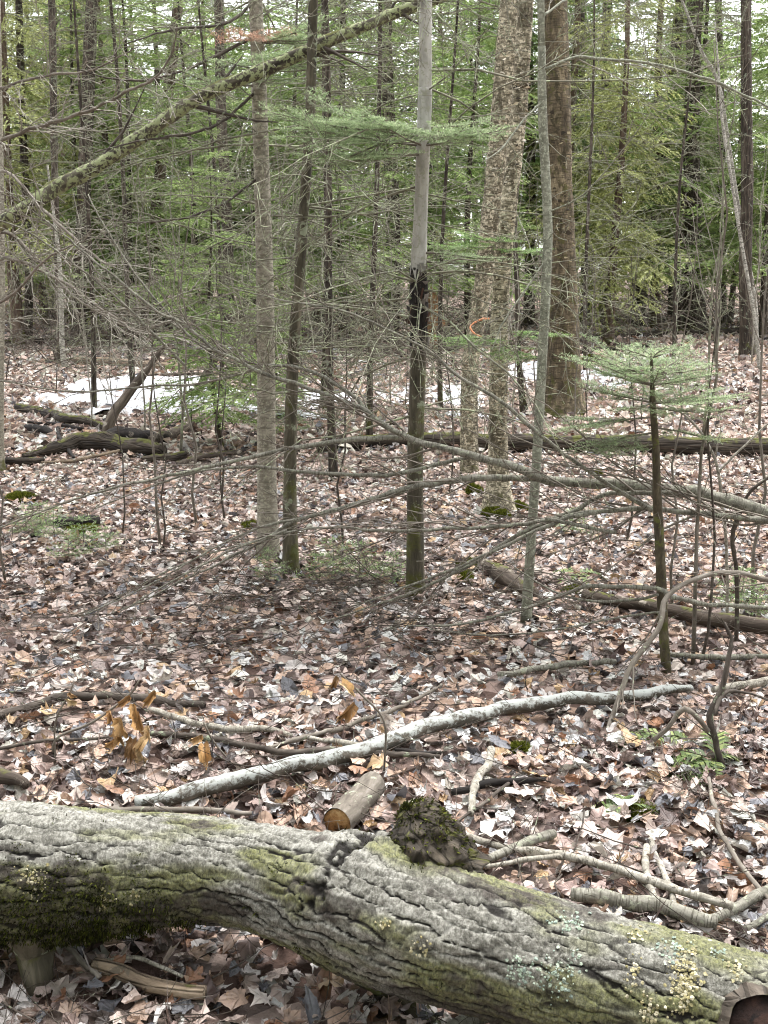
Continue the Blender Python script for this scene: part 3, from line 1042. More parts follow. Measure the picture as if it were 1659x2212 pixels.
# ------------------------------------------------------------------ conifer foliage
def spray(kind, r):
    """leaf triangles of a unit bough lying along +x: base, tip and half width vectors"""
    out = []
    xs = np.arange(.10, .97, .05 if kind == 'fir' else .06)
    sg = 1
    tw = [(np.array([0, 0, 0.0]), np.array([1.0, 0, 0]), 1.0)]
    for x in xs:
        l_ = .46 * (1 - x) ** .75 + .09
        a = r.uniform(.75, 1.05)
        dr = -.12 if kind == 'fir' else -.22
        d = np.array([math.cos(a), sg * math.sin(a), dr + r.normal(0, .12)])
        tw.append((np.array([x, 0, 0.0]), norm(d), l_))
        sg = -sg
    for b, d, l_ in tw:
        stp = .030 if kind == 'fir' else .021
        for s in np.arange(.12 * l_ + .02, l_, stp):
            p = b + d * s + np.array([0, 0, -.10 * s * s if kind == 'fir' else -.2 * s * s])
            for g in (1, -1):
                q = np.array([-d[1], d[0], 0]) * g
                if kind == 'fir':
                    e = norm(d * .75 + q * .75 + r.normal(0, .22, 3))
                    ln, wd = .052, .011
                else:
                    e = norm(d * .9 + q * .55 + np.array([0, 0, -.2]) + r.normal(0, .35, 3))
                    ln, wd = .040, .0085
                out.append((p, e * ln * r.uniform(.7, 1.25), norm(np.cross(e, r.normal(0, 1, 3) * .5 + np.array([0, 0, 1]))) * wd))
    A = np.array([o[0] for o in out])
    Bv = np.array([o[1] for o in out])
    Wv = np.array([o[2] for o in out])
    return np.stack([A - Wv * 1.25, A + Wv * 1.25, A + Bv], 1)     # (n,3,3)


SPR = {k: [spray(k, rng) for _ in range(5)] for k in ('fir', 'cedar')}
GREENS = {'fir': np.array([lin(h) for h in ('#7d9455', '#9bad6f', '#8ca264', '#b7c48f', '#70864e')]),
          'cedar': np.array([lin(h) for h in ('#8b9157', '#a9ae72', '#9da36a', '#bcc091', '#7a8153')]),
          'dark': np.array([lin(h) for h in ('#6d844d', '#869b60', '#627945', '#9bad72', '#788f57')])}


def bough_tri(mb, kind, base, yaw, pitch, L, green, r, wid=1.0):
    s = SPR[kind][r.integers(5)] * np.array([L, L * wid, L])
    x = s[..., 0]
    s = s.copy()
    s[..., 2] -= (.10 if kind == 'fir' else .2) * x * x / max(L, .1) * r.uniform(.3, 1.5)
    cp, sp_, cy, sy, cr, sr = math.cos(pitch), math.sin(pitch), math.cos(yaw), math.sin(yaw), *(lambda q: (math.cos(q), math.sin(q)))(r.normal(0, .25))
    Rr = np.array([[1, 0, 0], [0, cr, -sr], [0, sr, cr]])
    Rp = np.array([[cp, 0, -sp_], [0, 1, 0], [sp_, 0, cp]])
    Ry = np.array([[cy, -sy, 0], [sy, cy, 0], [0, 0, 1]])
    V = s @ (Ry @ Rp @ Rr).T + base
    n = len(V)
    c = GREENS[green][r.integers(0, 5, n)] * r.uniform(.75, 1.25, (n, 1)) * r.uniform(.8, 1.2)
    mb.add(V.reshape(-1, 3), np.arange(3 * n).reshape(-1, 3), None, np.repeat(c, 3, 0))
    return Ry @ Rp @ np.array([1.0, 0, 0])


def conifer_parts(kind, green, H, h0, Lmax, seed, r_base, gap=.32, bare=1.0, trunk_mat='dark', shape=.8, dead_r=.007):
    """trunk, dead lower branches and crown meshes with the foot of the tree at the origin"""
    r = np.random.default_rng(seed)
    k = np.linspace(0, 1, 26)
    lean = r.normal(0, .012, 2)
    wob = np.stack([lean[0] * k * H + .05 * np.sin(k * 7 + seed), lean[1] * k * H + .05 * np.cos(k * 6 + seed), k * H - .15], -1)
    tm = MB()
    tm.tube(wob, r_base * (1.0 - .93 * k) + .35 * r_base * np.exp(-k * H / .25), 14, True, lambda V, B: .06 * r_base * fbm(B[:, 0] * 20 / r_base * .1, B[:, 1] * 20, B[:, 2] * 2, 3))
    tr = tm.mesh('trunk', M[trunk_mat])
    cm, tb = MB(), TB()
    h = .5
    while h < H - .1:
        f = min(1, max(0, (h - h0) / (H - h0)))
        c = np.array([np.interp(h, wob[:, 2], wob[:, 0]), np.interp(h, wob[:, 2], wob[:, 1]), h])
        L = Lmax * (1 - f) ** shape * (.7 + .3 * min(1, (h - h0 + 1) / 1.5)) + .12
        nb = r.integers(4, 7)
        y0 = r.uniform(0, 6.28)
        for q in range(nb):
            yaw = y0 + q * 6.283 / nb + r.normal(0, .25)
            z = c + [0, 0, r.uniform(-.1, .1)]
            if h > h0 and r.random() < .92:
                pitch = (.28 * f - .12 + r.normal(0, .12)) if kind == 'fir' else (.2 * f - .1 + r.normal(0, .15))
                l_ = L * r.uniform(.65, 1.15)
                d = bough_tri(cm, kind, z, yaw, pitch, l_, green, r, 1.15)
                e = z + d * l_ * .85
                tb.add(np.array([z, z + d * l_ * .45, e - [0, 0, .06 * l_]]), np.array([.010, .007, .003]) * (r_base / .09) ** .5, 3)
            elif r.random() < bare:
                grow(tb, r, z, (math.cos(yaw), math.sin(yaw), r.uniform(-.35, .25)), min(Lmax, 1.5) * r.uniform(.45, 1.0), dead_r, 2, wander=.13, curve=(0, 0, -.25), dens=7, ratio=(.2, .5), n=6, rmin=.0018)
        h += gap * r.uniform(.8, 1.2)
    br = tb.flush(MB()).mesh('branches', M['twig_fir'])
    cr = cm.mesh('crown', M['needle'], smooth=False)
    return tr, br, cr


def tree_from(parts, name, label, cat, loc, rz, sc, group=None):
    root = thing(name, label, cat, loc, group)
    root.rotation_euler = (0, 0, rz)
    root.scale = (sc,) * 3
    for nm, me in zip(('trunk', 'branches', 'crown'), parts):
        o = bpy.data.objects.new(nm, me)
        COL.objects.link(o)
        o.parent = root
        if nm == 'branches':
            o['kind'] = 'stuff'
    return root


CP = {'fir_a': conifer_parts('fir', 'fir', 10.5, 1.7, 1.75, 101, .095),
      'fir_b': conifer_parts('fir', 'dark', 12.0, 2.4, 1.9, 102, .12),
      'fir_c': conifer_parts('fir', 'fir', 7.0, .8, 1.4, 103, .06, bare=.8),
      'cedar_a': conifer_parts('cedar', 'cedar', 10.0, 1.4, 1.35, 104, .11, gap=.26, trunk_mat='red'),
      'cedar_b': conifer_parts('cedar', 'cedar', 8.5, .9, 1.25, 105, .085, gap=.26, trunk_mat='red'),
      'small': conifer_parts('fir', 'fir', 3.4, .35, .85, 106, .03, gap=.2, bare=.3),
      'dead_a': conifer_parts('fir', 'dark', 7.5, 6.3, 1.25, 108, .034, gap=.19, bare=1.0, dead_r=.0055),
      'dead_b': conifer_parts('fir', 'dark', 7.0, 6.0, 1.1, 109, .028, gap=.2, bare=1.0, dead_r=.005),
      'pole': conifer_parts('fir', 'dark', 11.0, 4.6, 1.5, 107, .085, bare=1.3)}


def fy(xp, Y):
    """floor point under a column of the reference frame at distance Y"""
    x = (xp - W_ / 2) / FPX * (Y * math.cos(PITCH) + 1.4 * math.sin(PITCH))
    return np.array([x, Y, float(gh(x, Y))])


# conifers one can tell apart, nearest first
for (k, xp, Yd, sc, nm, lab) in (
        ('small', 470, 9.8, .85, 'young_fir', 'young fir with thin green sprays in front of the widest snow patch'),
        ('small', 590, 11.5, .6, 'young_fir', 'little fir tuft between the close slim pair, on the leaves behind'),
        ('fir_c', 430, 21.0, 1.15, 'fir_tree', 'green fir with low boughs left of the pale slim trunk'),
        ('cedar_a', 45, 21.0, 1.15, 'cedar_tree', 'yellow-green cedar with drooping sprays at the left edge'),
        ('cedar_b', 250, 23.0, 1.2, 'cedar_tree', 'yellow-green cedar behind the leaning mossy trunk'),
        ('fir_a', 350, 26.0, 1.1, 'fir_tree', 'tall dark fir behind the reddish trunk at left'),
        ('fir_a', 745, 22.5, 1.1, 'fir_tree', 'tall fir between the slim pair and the black-scarred trunk'),
        ('fir_c', 850, 19.5, 1.15, 'fir_tree', 'bright green fir directly behind the black-scarred trunk'),
        ('fir_c', 1010, 20.6, 1.2, 'fir_tree', 'bright green fir just left of the shaggy birch pair'),
        ('fir_b', 1140, 25.0, 1.1, 'fir_tree', 'dark fir behind the gap between birch pair and thick birch'),
        ('cedar_b', 1320, 20.8, 1.15, 'cedar_tree', 'pale yellow-green cedar right of the thick brown birch'),
        ('cedar_a', 1405, 25.5, 1.2, 'cedar_tree', 'tall cedar behind the young green fir'),
        ('fir_b', 1270, 29.0, 1.1, 'fir_tree', 'dark tall fir behind the pale cedar'),
        ('fir_c', 1570, 26.5, 1.3, 'fir_tree', 'green fir between the two dark trunks at right'),
        ('fir_a', 1700, 24.0, 1.1, 'fir_tree', 'green fir at the right edge behind the thin white birch'),
        ('fir_a', 560, 25.5, 1.1, 'fir_tree', 'tall fir behind the pale slim trunk'),
        ('cedar_a', 160, 27.0, 1.3, 'cedar_tree', 'tall cedar behind the lichen-spotted thin trunk at left'),
        ('fir_b', 930, 28.5, 1.1, 'fir_tree', 'dark tall fir behind the snow between the birch stems'),
        ('cedar_b', 95, 25.0, 1.2, 'cedar_tree', 'yellow-green cedar just right of the black straight trunk at left'),
        ('fir_c', 300, 22.0, 1.2, 'fir_tree', 'low green fir left of the reddish trunk'),
        ('fir_c', 640, 21.0, 1.15, 'fir_tree', 'low green fir seen between the close slim pair and beyond'),
        ('fir_c', 1460, 23.5, 1.15, 'fir_tree', 'low green fir left of the dark streaked trunk'),
        ('cedar_a', 1210, 24.0, 1.2, 'cedar_tree', 'tall cedar hidden behind the thick brown birch'),
        ('fir_c', 1640, 22.0, 1.35, 'fir_tree', 'low green fir behind the brown trunk at the right edge'),
        ('fir_a', 1470, 27.0, 1.1, 'fir_tree', 'tall fir behind the dark leaning trunk at right'),
        ('cedar_b', 690, 26.0, 1.3, 'cedar_tree', 'tall cedar right of the dark mossy slim trunk, far back'),
        ('fir_c', 180, 22.5, 1.25, 'fir_tree', 'low green fir behind the black straight trunk at left'),
        ('dead_a', 735, 8.6, 1.0, 'dead_fir', 'leafless thin fir with drooping dead twigs left of the scarred trunk'),
        ('dead_b', 810, 10.2, 1.1, 'dead_fir', 'leafless thin fir close behind the scarred trunk on its left'),
        ('dead_a', 690, 11.8, 1.15, 'dead_fir', 'leafless thin fir just right of the close slim pair'),
        ('dead_b', 480, 12.5, 1.0, 'dead_fir', 'leafless twiggy fir standing past the widest snow patch'),
        ('dead_a', 300, 13.5, 1.1, 'dead_fir', 'leafless twiggy fir behind the upturned rotten wood'),
        ('dead_b', 955, 12.0, 1.0, 'dead_fir', 'leafless thin fir between scarred trunk and birch pair'),
        ('dead_a', 200, 12.0, .9, 'dead_fir', 'leafless twiggy fir near the left end of the widest snow patch'),
        ('dead_b', 1450, 17.0, 1.1, 'dead_fir', 'leafless twiggy fir in front of the dark streaked trunk'),
        ('dead_a', 1270, 16.0, 1.0, 'dead_fir', 'leafless twiggy fir just right of the thick brown birch')):
    tree_from(CP[k], nm, lab, 'tree', fy(xp, Yd), rng.uniform(0, 6.28), sc)
# the wood behind them
for xp, Yd in ((-20, 31), (120, 34), (230, 30), (330, 36), (450, 33), (40, 39), (520, 30)):
    tree_from(CP['cedar_a' if Yd % 2 else 'fir_a'], 'conifer', 'dark conifer in the dense wood at the back', 'tree', fy(xp, Yd), rng.uniform(0, 6.28), 1.25, 'conifers of the wood at the back')
# the wood goes on behind and beside the viewer
for k in range(26):
    a_ = math.radians(168 + 204 * (k + .5) / 26 + rng.normal(0, 4))
    d_ = rng.uniform(7.5, 17)
    p_ = np.array([math.cos(a_) * d_, math.sin(a_) * d_ + 2.5, 0])
    p_[2] = gh(p_[0], p_[1])
    tree_from(CP[('fir_b', 'fir_a', 'cedar_a')[k % 3]], 'conifer', 'conifer standing beside or behind the viewer', 'tree', p_, rng.uniform(0, 6.28), rng.uniform(1.0, 1.3), 'conifers round the viewer')
far_lab = 'dark conifer in the dense wood at the back'
for Yd, n_, jit_ in ((28, 7, 1.3), (32, 8, 1.6), (37, 9, 2), (43, 13, 2.0), (48, 9, 2.5), (58, 12, 3)):
    for k in range(n_):
        xp = -150 + 1960 * (k + .5) / n_ + rng.normal(0, 45)
        kind = ('fir_b', 'fir_a', 'fir_c', 'cedar_a', 'fir_a', 'cedar_b', 'pole')[rng.integers(7)]
        kind = 'fir_c' if Yd in (43, 28) else kind
        tree_from(CP[kind], 'conifer', far_lab, 'tree', fy(xp, Yd + rng.normal(0, jit_)), rng.uniform(0, 6.28), rng.uniform(.95, 1.35), 'conifers of the wood at the back')
print('conifers', time.time() - T0)


# ------------------------------------------------------------------ standing trees in the open wood
def bark_disp(kind, r0):
    if kind == 'smooth':
        return lambda V, B: .035 * r0 * fbm(B[:, 0] * 12, B[:, 1] * 12, B[:, 2] * 3, 3)
    if kind == 'rough':
        return lambda V, B: .10 * r0 * fbm(B[:, 0] * 5 / r0, B[:, 1] * 5 / r0, B[:, 2] * 5, 4) + .03 * r0
    if kind == 'shaggy':
        return lambda V, B: .07 * r0 * fbm(B[:, 0] * 3 / r0, B[:, 1] * 3 / r0, B[:, 2] * 18, 4) + .06 * r0 * vnoise(B[:, 0] * 1.2 / r0, B[:, 1] * 1.2 / r0, B[:, 2] * 3)
    return None


def trunk_path(pts, ext=4.0, Yoff=None):
    """pts: (x, y, width) from the foot upwards, in the reference frame; the foot stands on the floor"""
    b = G(pts[0][0], pts[0][1])
    out = []
    for k, (x, y, w) in enumerate(pts):
        p = b if k == 0 else D(x, y, b[1] + (Yoff[k] if Yoff else 0))
        out.append([*p, pr(p, w)])
    out = np.array(out)
    d = norm(out[-1, :3] - out[-2, :3])
    if ext:
        e = out[-1].copy()
        e[:3] += d * ext
        e[3] *= .6
        out = np.vstack([out, e])
    d0 = norm(out[1, :3] - out[0, :3])
    f = out[0].copy()
    f[:3] -= d0 * .12
    f[3] *= 1.1
    return b, np.vstack([f, out])


def standing(name, label, pts, mat, kind='smooth', sides=20, ext=4.0, step=.05, flare=.0, group=None, cat='tree', Yoff=None):
    b, c = trunk_path(pts, ext, Yoff)
    s = spline(c, step)
    r = s[:, 3].copy()
    if flare:
        r *= 1 + flare * np.exp(-np.clip(s[:, 2] - b[2], 0, 9) / (1.6 * c[1, 3] + .02))
    root = thing(name, label, cat, b, group)
    m_ = MB()
    m_.tube(s[:, :3], r, sides, True, bark_disp(kind, float(np.median(r))))
    m_.build('trunk', mat if not isinstance(mat, str) else M[mat], root)
    return root, s, b


def branch_set(root, s, count, h0, h1, L, r0, seed, mat, lvl=2, pitch=(-.3, .3), name='branches', toward=None, **kw):
    """side branches on a trunk between two heights above its foot"""
    r = np.random.default_rng(seed)
    tb = TB()
    zb = root.location[2]
    for _ in range(count):
        h = zb + r.uniform(h0, h1)
        k = int(np.argmin(np.abs(s[:, 2] - h)))
        yaw = r.uniform(0, 6.283) if toward is None else r.normal(toward, .7)
        d = np.array([math.cos(yaw), math.sin(yaw), r.uniform(*pitch)])
        grow(tb, r, s[k, :3] + d * s[k, 3] * .7, d, L * r.uniform(.5, 1.15), r0 * r.uniform(.6, 1.2), lvl, **kw)
    o = tb.flush(MB()).build(name, M[mat], root)
    o['kind'] = 'stuff'
    return o


DEAD = dict(wander=.12, curve=(0, 0, -.22), dens=8.5, ang=(.5, 1.05), ratio=(.22, .55), thin=.5, n=7, rmin=.0016)
BARE = dict(wander=.13, curve=(0, 0, .25), dens=6, ang=(.4, .8), ratio=(.3, .65), thin=.55, n=7, rmin=.0009)

TA, sA, bA = standing('slim_tree', 'pale grey slim trunk, left one of the close pair near the middle', [(580, 1205, 46), (576, 1000, 41), (575, 800, 39), (572, 600, 38), (566, 400, 35), (560, 200, 33), (552, 0, 30)], 'smooth_grey', 'smooth', 28, flare=.25)
branch_set(TA, sA, 26, 1.0, 3.6, 1.25, .0055, 21, 'twig_fir', **DEAD)
TBk, sB, bB = standing('slim_tree', 'thin dark mossy trunk, right one of the close pair near the middle', [(628, 1242, 34), (626, 1100, 29), (627, 950, 27), (633, 780, 25), (646, 600, 22), (660, 400, 22), (672, 200, 22), (677, 0, 20)], 'dark_moss', 'rough', 20, flare=.3)
branch_set(TBk, sB, 30, .8, 3.4, 1.3, .0055, 22, 'twig_fir', **DEAD)
# grey fir with a black scar: lower trunk, rotten scar and clean upper trunk
PC = [(897, 1292, 40), (897, 1150, 36), (897, 1000, 34), (901, 850, 34), (905, 740, 36), (904, 660, 38), (904, 592, 35), (908, 480, 31), (912, 380, 30), (918, 200, 30), (920, 0, 27)]
bC, cC = trunk_path(PC)
sC = spline(cC, .035)
rC = sC[:, 3] * (1 + .2 * np.exp(-np.clip(sC[:, 2] - bC[2], 0, 9) / .08))
TC_ = thing('scarred_tree', 'grey trunk with a black rotten scar halfway up, in the centre', 'tree', bC)
zs0, zs1 = D(904, 745, bC[1])[2], D(904, 588, bC[1])[2]
ks0, ks1 = np.searchsorted(sC[:, 2], zs0), np.searchsorted(sC[:, 2], zs1)
m_ = MB()
m_.tube(sC[:ks0 + 1, :3], rC[:ks0 + 1], 24, False, bark_disp('smooth', .04))
m_.build('trunk', M['dark_moss'], TC_)
m_ = MB()
m_.tube(sC[ks1 - 1:, :3], rC[ks1 - 1:], 24, True, bark_disp('smooth', .04))
m_.build('upper_trunk', M['fir_grey'], TC_)
sc_ = spline(sC[ks0 - 1:ks1 + 1], .012)
m_ = MB()
m_.tube(sc_[:, :3], sc_[:, 3] * 1.04, 28, True, lambda V, B: .006 * fbm(B[:, 0] * 60, B[:, 1] * 60, B[:, 2] * 14, 4) - .012 * sstep(.1, .5, vnoise(B[:, 0] * 30, B[:, 1] * 30, B[:, 2] * 9)))
scar = m_.build('rotten_scar', M['char'], TC_)
tag(scar, 'black rotten scar with loose bark')
m_ = MB()
for k in range(26):      # loose plates of bark round the scar
    i_ = rng.integers(2, len(sc_) - 2)
    a_ = rng.normal(-1.57, .9)
    o_ = np.array([math.cos(a_), math.sin(a_), 0])
    t_ = np.array([-o_[1], o_[0], 0])
    p_ = sc_[i_, :3] + o_ * sc_[i_, 3] * 1.03
    w_, h_ = rng.uniform(.004, .012), rng.uniform(.008, .03)
    up = np.array([0, 0, 1.0])
    vv = np.array([p_ - t_ * w_ - up * h_, p_ + t_ * w_ - up * h_, p_ + t_ * w_ + up * h_ + o_ * rng.uniform(0, .02), p_ - t_ * w_ + up * h_ + o_ * rng.uniform(0, .02)]) + rng.normal(0, .006, (4, 3))
    m_.add(vv, [[0, 1, 2, 3]], None, lin(('#3a3330', '#231f1d', '#6b645e', '#4a352d', '#7b746e')[rng.integers(5)]))
for k in range(46):      # splintered edge of the sound bark above and below
    top_ = k % 2
    q_ = sc_[-2 if top_ else 1]
    a_ = rng.uniform(0, 6.283)
    o_ = np.array([math.cos(a_), math.sin(a_), 0])
    t_ = np.array([-o_[1], o_[0], 0])
    p_ = q_[:3] + o_ * q_[3] * 1.07
    l_ = rng.uniform(.02, .10) * (-1 if top_ else 1)
    w_ = rng.uniform(.006, .014)
    vv = np.array([p_ - t_ * w_ - [0, 0, l_ * .4], p_ + t_ * w_ - [0, 0, l_ * .4], p_ + t_ * w_ * rng.uniform(-1, 1) + [0, 0, l_] + o_ * rng.uniform(-.004, .006)])
    m_.add(vv, [[0, 1, 2]], None, lin(('#8d8a84', '#76736d', '#a19e98')[rng.integers(3)]) if top_ else lin(('#4f4a40', '#5f5a4e', '#3d3930')[rng.integers(3)]))
tag(m_.build('loose_bark', M['flake'], scar, smooth=False, origin=bC), None, kind='stuff')
branch_set(TC_, sC, 44, .9, 3.4, 1.35, .0058, 23, 'twig_fir', **DEAD)
TD, sD, bD = standing('sapling', 'slender pale grey-green sapling in front of the birches', [(1136, 1345, 25), (1142, 1250, 22), (1152, 1100, 21), (1160, 980, 21), (1170, 800, 21), (1182, 560, 21), (1182, 450, 20), (1172, 250, 20), (1170, 100, 17), (1168, 0, 16)], 'sapling_grey', 'smooth', 20, 3.0)

TE, sE, bE = standing('yellow_birch', 'shaggy cream-barked birch, nearer of the close pair, with mossy foot', [(1076, 1110, 60), (1076, 1040, 45), (1076, 900, 40), (1078, 780, 39), (1080, 650, 38), (1093, 500, 37), (1110, 350, 36), (1124, 200, 34), (1136, 0, 33)], 'birch', 'shaggy', 32, flare=.5, step=.03)
TE2, sE2, bE2 = standing('yellow_birch', 'shaggy pale birch, farther of the close pair, with orange tape', [(1013, 1024, 40), (1013, 920, 37), (1016, 800, 36), (1030, 700, 36), (1046, 600, 40), (1058, 500, 44), (1070, 400, 46), (1084, 250, 48), (1096, 120, 50), (1106, 0, 50)], 'birch', 'shaggy', 32, step=.03)
TF, sF, bF = standing('old_birch', 'thickest trunk: brown peeling birch with moss round its foot', [(1212, 893, 88), (1214, 840, 74), (1218, 750, 66), (1216, 600, 60), (1208, 400, 57), (1205, 200, 54), (1200, 0, 48)], 'birch_brown', 'shaggy', 44, flare=.35, step=.04)


def peel(root, s, b, n, cols, lmin, lmax, seed, zmax=7.0, zmin=.15):
    """small ragged curls of bark standing off a birch trunk"""
    r = np.random.default_rng(seed)
    m_ = MB()
    ok = np.nonzero((s[:, 2] > b[2] + zmin) & (s[:, 2] < b[2] + zmax))[0]
    for _ in range(n):
        i_ = ok[r.integers(len(ok))]
        a0 = r.uniform(0, 6.283) if r.random() < .25 else r.normal(-1.57, 1.0)
        R0 = s[i_, 3]
        ln = r.uniform(lmin, lmax) * (.5 if r.random() < .6 else 1)
        aa = a0 + np.linspace(0, ln / R0, 4) * r.choice([-1, 1])
        hh = ln * r.uniform(.04, .2) + .001
        lift = np.array([-.004, .001, .004, .010]) * r.uniform(.3, 1.6)
        z = r.uniform(-.02, .02) + np.linspace(0, 1, 4) * r.normal(0, .2) * ln
        o_ = np.stack([np.cos(aa), np.sin(aa), 0 * aa], -1)
        base = s[i_, :3] + o_ * (R0 * 1.0 + lift[:, None]) + np.array([0, 0, 1.0]) * z[:, None]
        hw = hh * r.uniform(.3, 1.3, (4, 1)) * np.array([[.1], [1], [.9], [.05]])
        up = np.array([0, 0, 1.0])
        vv = np.vstack([base - up * hw, base + up * hw * r.uniform(.5, 1.3) + o_ * r.uniform(-.003, .004)])
        f = [[k, k + 1, k + 5, k + 4] for k in range(3)]
        m_.add(vv, f, None, cols[r.integers(len(cols))] * r.uniform(.7, 1.2))
    tag(m_.build('peeling_bark', M['flake'], root, smooth=True), None, kind='stuff')


PALE = np.array([lin(h) for h in ('#cdc2aa', '#b3a68e', '#8f8069', '#ddd5c4', '#57493a', '#362d26')])
BRN = np.array([lin(h) for h in ('#978a6e', '#716651', '#544b3b', '#b0a487', '#383127', '#625f3c')])
peel(TE, sE, bE, 620, PALE, .012, .05, 31, 4.5)
peel(TE2, sE2, bE2, 620, PALE, .012, .05, 32, 5.5)
peel(TF, sF, bF, 520, BRN, .03, .12, 33, 7.5, .6)
# loop of orange tape on the farther birch
tp = [D(x, y, bE2[1] - .2 - .03 * k) for k, (x, y) in enumerate([(1056, 688), (1043, 689), (1026, 696), (1016, 706), (1022, 718), (1036, 726), (1050, 730)])]
m_ = MB()
sp_ = spline([[*p_, .007 + .002 * math.sin(k * 2)] for k, p_ in enumerate(tp)], .015)
m_.tube(sp_[:, :3], sp_[:, 3], 6, True, lambda V, B: .005 * vnoise(V[:, 0] * 60, V[:, 1] * 60, V[:, 2] * 60), c=lin('#bd8059'))
tag(m_.build('orange_tape', M['tape'], None, origin=tp[3]), 'frayed orange tape loop on the farther birch of the close pair', 'tape')

# darker trunks farther back
back = [
    ('dark_tree', 'dark trunk with whitish streaks, rightmost but one', [(1500, 722, 50), (1498, 620, 42), (1497, 500, 38), (1494, 300, 33), (1500, 0, 29)], 'dark', 'rough'),
    ('dark_tree', 'brown trunk beside the thin white birch at the right edge', [(1614, 772, 30), (1610, 600, 26), (1614, 400, 25), (1612, 200, 23), (1612, 0, 21)], 'dark', 'rough'),
    ('dark_tree', 'dark trunk leaning right behind the young green fir', [(1375, 705, 30), (1388, 600, 29), (1408, 480, 28), (1432, 330, 27), (1455, 150, 24), (1470, 0, 20)], 'dark', 'rough'),
    ('dark_tree', 'thin dark trunk between thick birch and the dark leaning one', [(1303, 690, 20), (1305, 500, 19), (1308, 250, 18), (1310, 0, 16)], 'dark', 'rough'),
    ('dark_tree', 'thin dark trunk spotted white with lichen near the left edge', [(132, 790, 17), (128, 650, 15), (120, 450, 14), (116, 250, 15), (112, 0, 15)], 'dark', 'rough'),
    ('dark_tree', 'black straight trunk second from the left edge', [(168, 752, 30), (174, 600, 29), (182, 400, 28), (190, 200, 28), (198, 0, 25)], 'dark', 'rough'),
    ('dark_tree', 'reddish brown trunk behind the leaning mossy trunk', [(315, 735, 28), (322, 600, 26), (340, 430, 24), (362, 220, 23), (385, 0, 21)], 'red', 'rough'),
    ('dark_tree', 'dark knotty trunk left of the pale slim trunk', [(492, 755, 26), (494, 600, 23), (488, 420, 22), (478, 250, 22), (472, 0, 19)], 'dark', 'rough'),
    ('dark_tree', 'thin dark stem standing in front of the thick birch snow', [(1133, 893, 16), (1126, 840, 13), (1120, 760, 12), (1118, 650, 11), (1112, 500, 10)], 'dark', 'rough'),
    ('dark_tree', 'slim dark trunk at the far left behind the cedar', [(60, 742, 18), (62, 560, 17), (50, 300, 16), (40, 0, 14)], 'dark', 'rough'),
    ('dark_tree', 'dark trunk behind the black-scarred one, seen on its left', [(850, 742, 22), (845, 560, 21), (838, 300, 20), (832, 0, 18)], 'dark', 'rough'),
    ('dark_tree', 'thin dark trunk just right of the dark streaked trunk', [(1560, 705, 18), (1560, 480, 17), (1556, 200, 16), (1552, 0, 14)], 'dark', 'rough'),
    ('dark_tree', 'thin dark trunk in the gap right of the brown thick birch', [(1262, 700, 16), (1262, 480, 15), (1258, 200, 14), (1256, 0, 12)], 'dark', 'rough'),
    ('edge_tree', 'pale trunk cut off by the left edge of the photo', [(-6, 1022, 30), (-6, 900, 27), (-4, 750, 26), (-2, 560, 25), (-6, 300, 24), (-10, 0, 22)], 'smooth_grey', 'smooth'),
]
for k, (nm, lab, pts, mt, kd) in enumerate(back):
    t_, s_, b_ = standing(nm, lab, pts, mt, kd, 14, 4.0, .12, .3)
    if 'dark' in nm:
        branch_set(t_, s_, 14, 1.2, 7.0, 1.5, .010, 300 + k, 'twig_fir', lvl=2, **{**DEAD, 'rmin': .002, 'dens': 4})
t_, s_, b_ = standing('thin_birch', 'thin crooked white birch stem near the right edge', [(1630, 768, 12), (1632, 680, 12), (1622, 600, 11), (1606, 520, 10), (1590, 420, 10), (1572, 300, 9), (1552, 180, 8), (1515, 110, 7), (1492, 50, 6)], 'white_birch', 'smooth', 10, 1.0, .08)
branch_set(t_, s_, 16, 2.2, 6.0, 1.6, .009, 341, 'twig_pale', lvl=2, **{**BARE, 'rmin': .0022})
t_, s_, b_ = standing('thin_birch', 'paler fork stem of thin birch crossing the brown trunk at right', [(1640, 800, 8), (1632, 700, 8), (1604, 540, 8), (1585, 420, 7), (1560, 260, 6), (1552, 150, 5)], 'white_birch', 'smooth', 8, .6, .1)
t_, s_, b_ = standing('thin_birch', 'white peeling stem standing left of the widest snow patch', [(140, 800, 13), (134, 740, 12), (132, 650, 11), (128, 560, 9), (118, 480, 7)], 'white_birch', 'smooth', 10, .8, .08)
# broken snag with orange heartwood
b = G(952, 760)
m_ = MB()
c_ = np.array([[*b, pr(b, 66)], *[[*D(x, y, b[1]), pr(b, w)] for x, y, w in ((950, 735, 52), (944, 700, 40), (938, 665, 28), (934, 635, 14), (932, 618, 3))]])
s_ = spline(c_, .05)
SN = thing('broken_snag', 'jagged orange-brown broken stump behind the black-scarred trunk', 'stump', b)
m_.tube(s_[:, :3], s_[:, 3], 22, False, lambda V, B: .05 * fbm(B[:, 0] * 14, B[:, 1] * 14, B[:, 2] * 1.5, 4))
m_.build('heartwood', M['snag_wood'], SN)
m_ = MB()
m_.tube(s_[:len(s_) // 3 + 2, :3] + [.05, -.03, 0], s_[:len(s_) // 3 + 2, 3] * 1.05, 18, False, lambda V, B: .04 * fbm(B[:, 0] * 14, B[:, 1] * 14, B[:, 2] * 3, 3))
m_.build('mossy_bark', M['rotten'], SN)

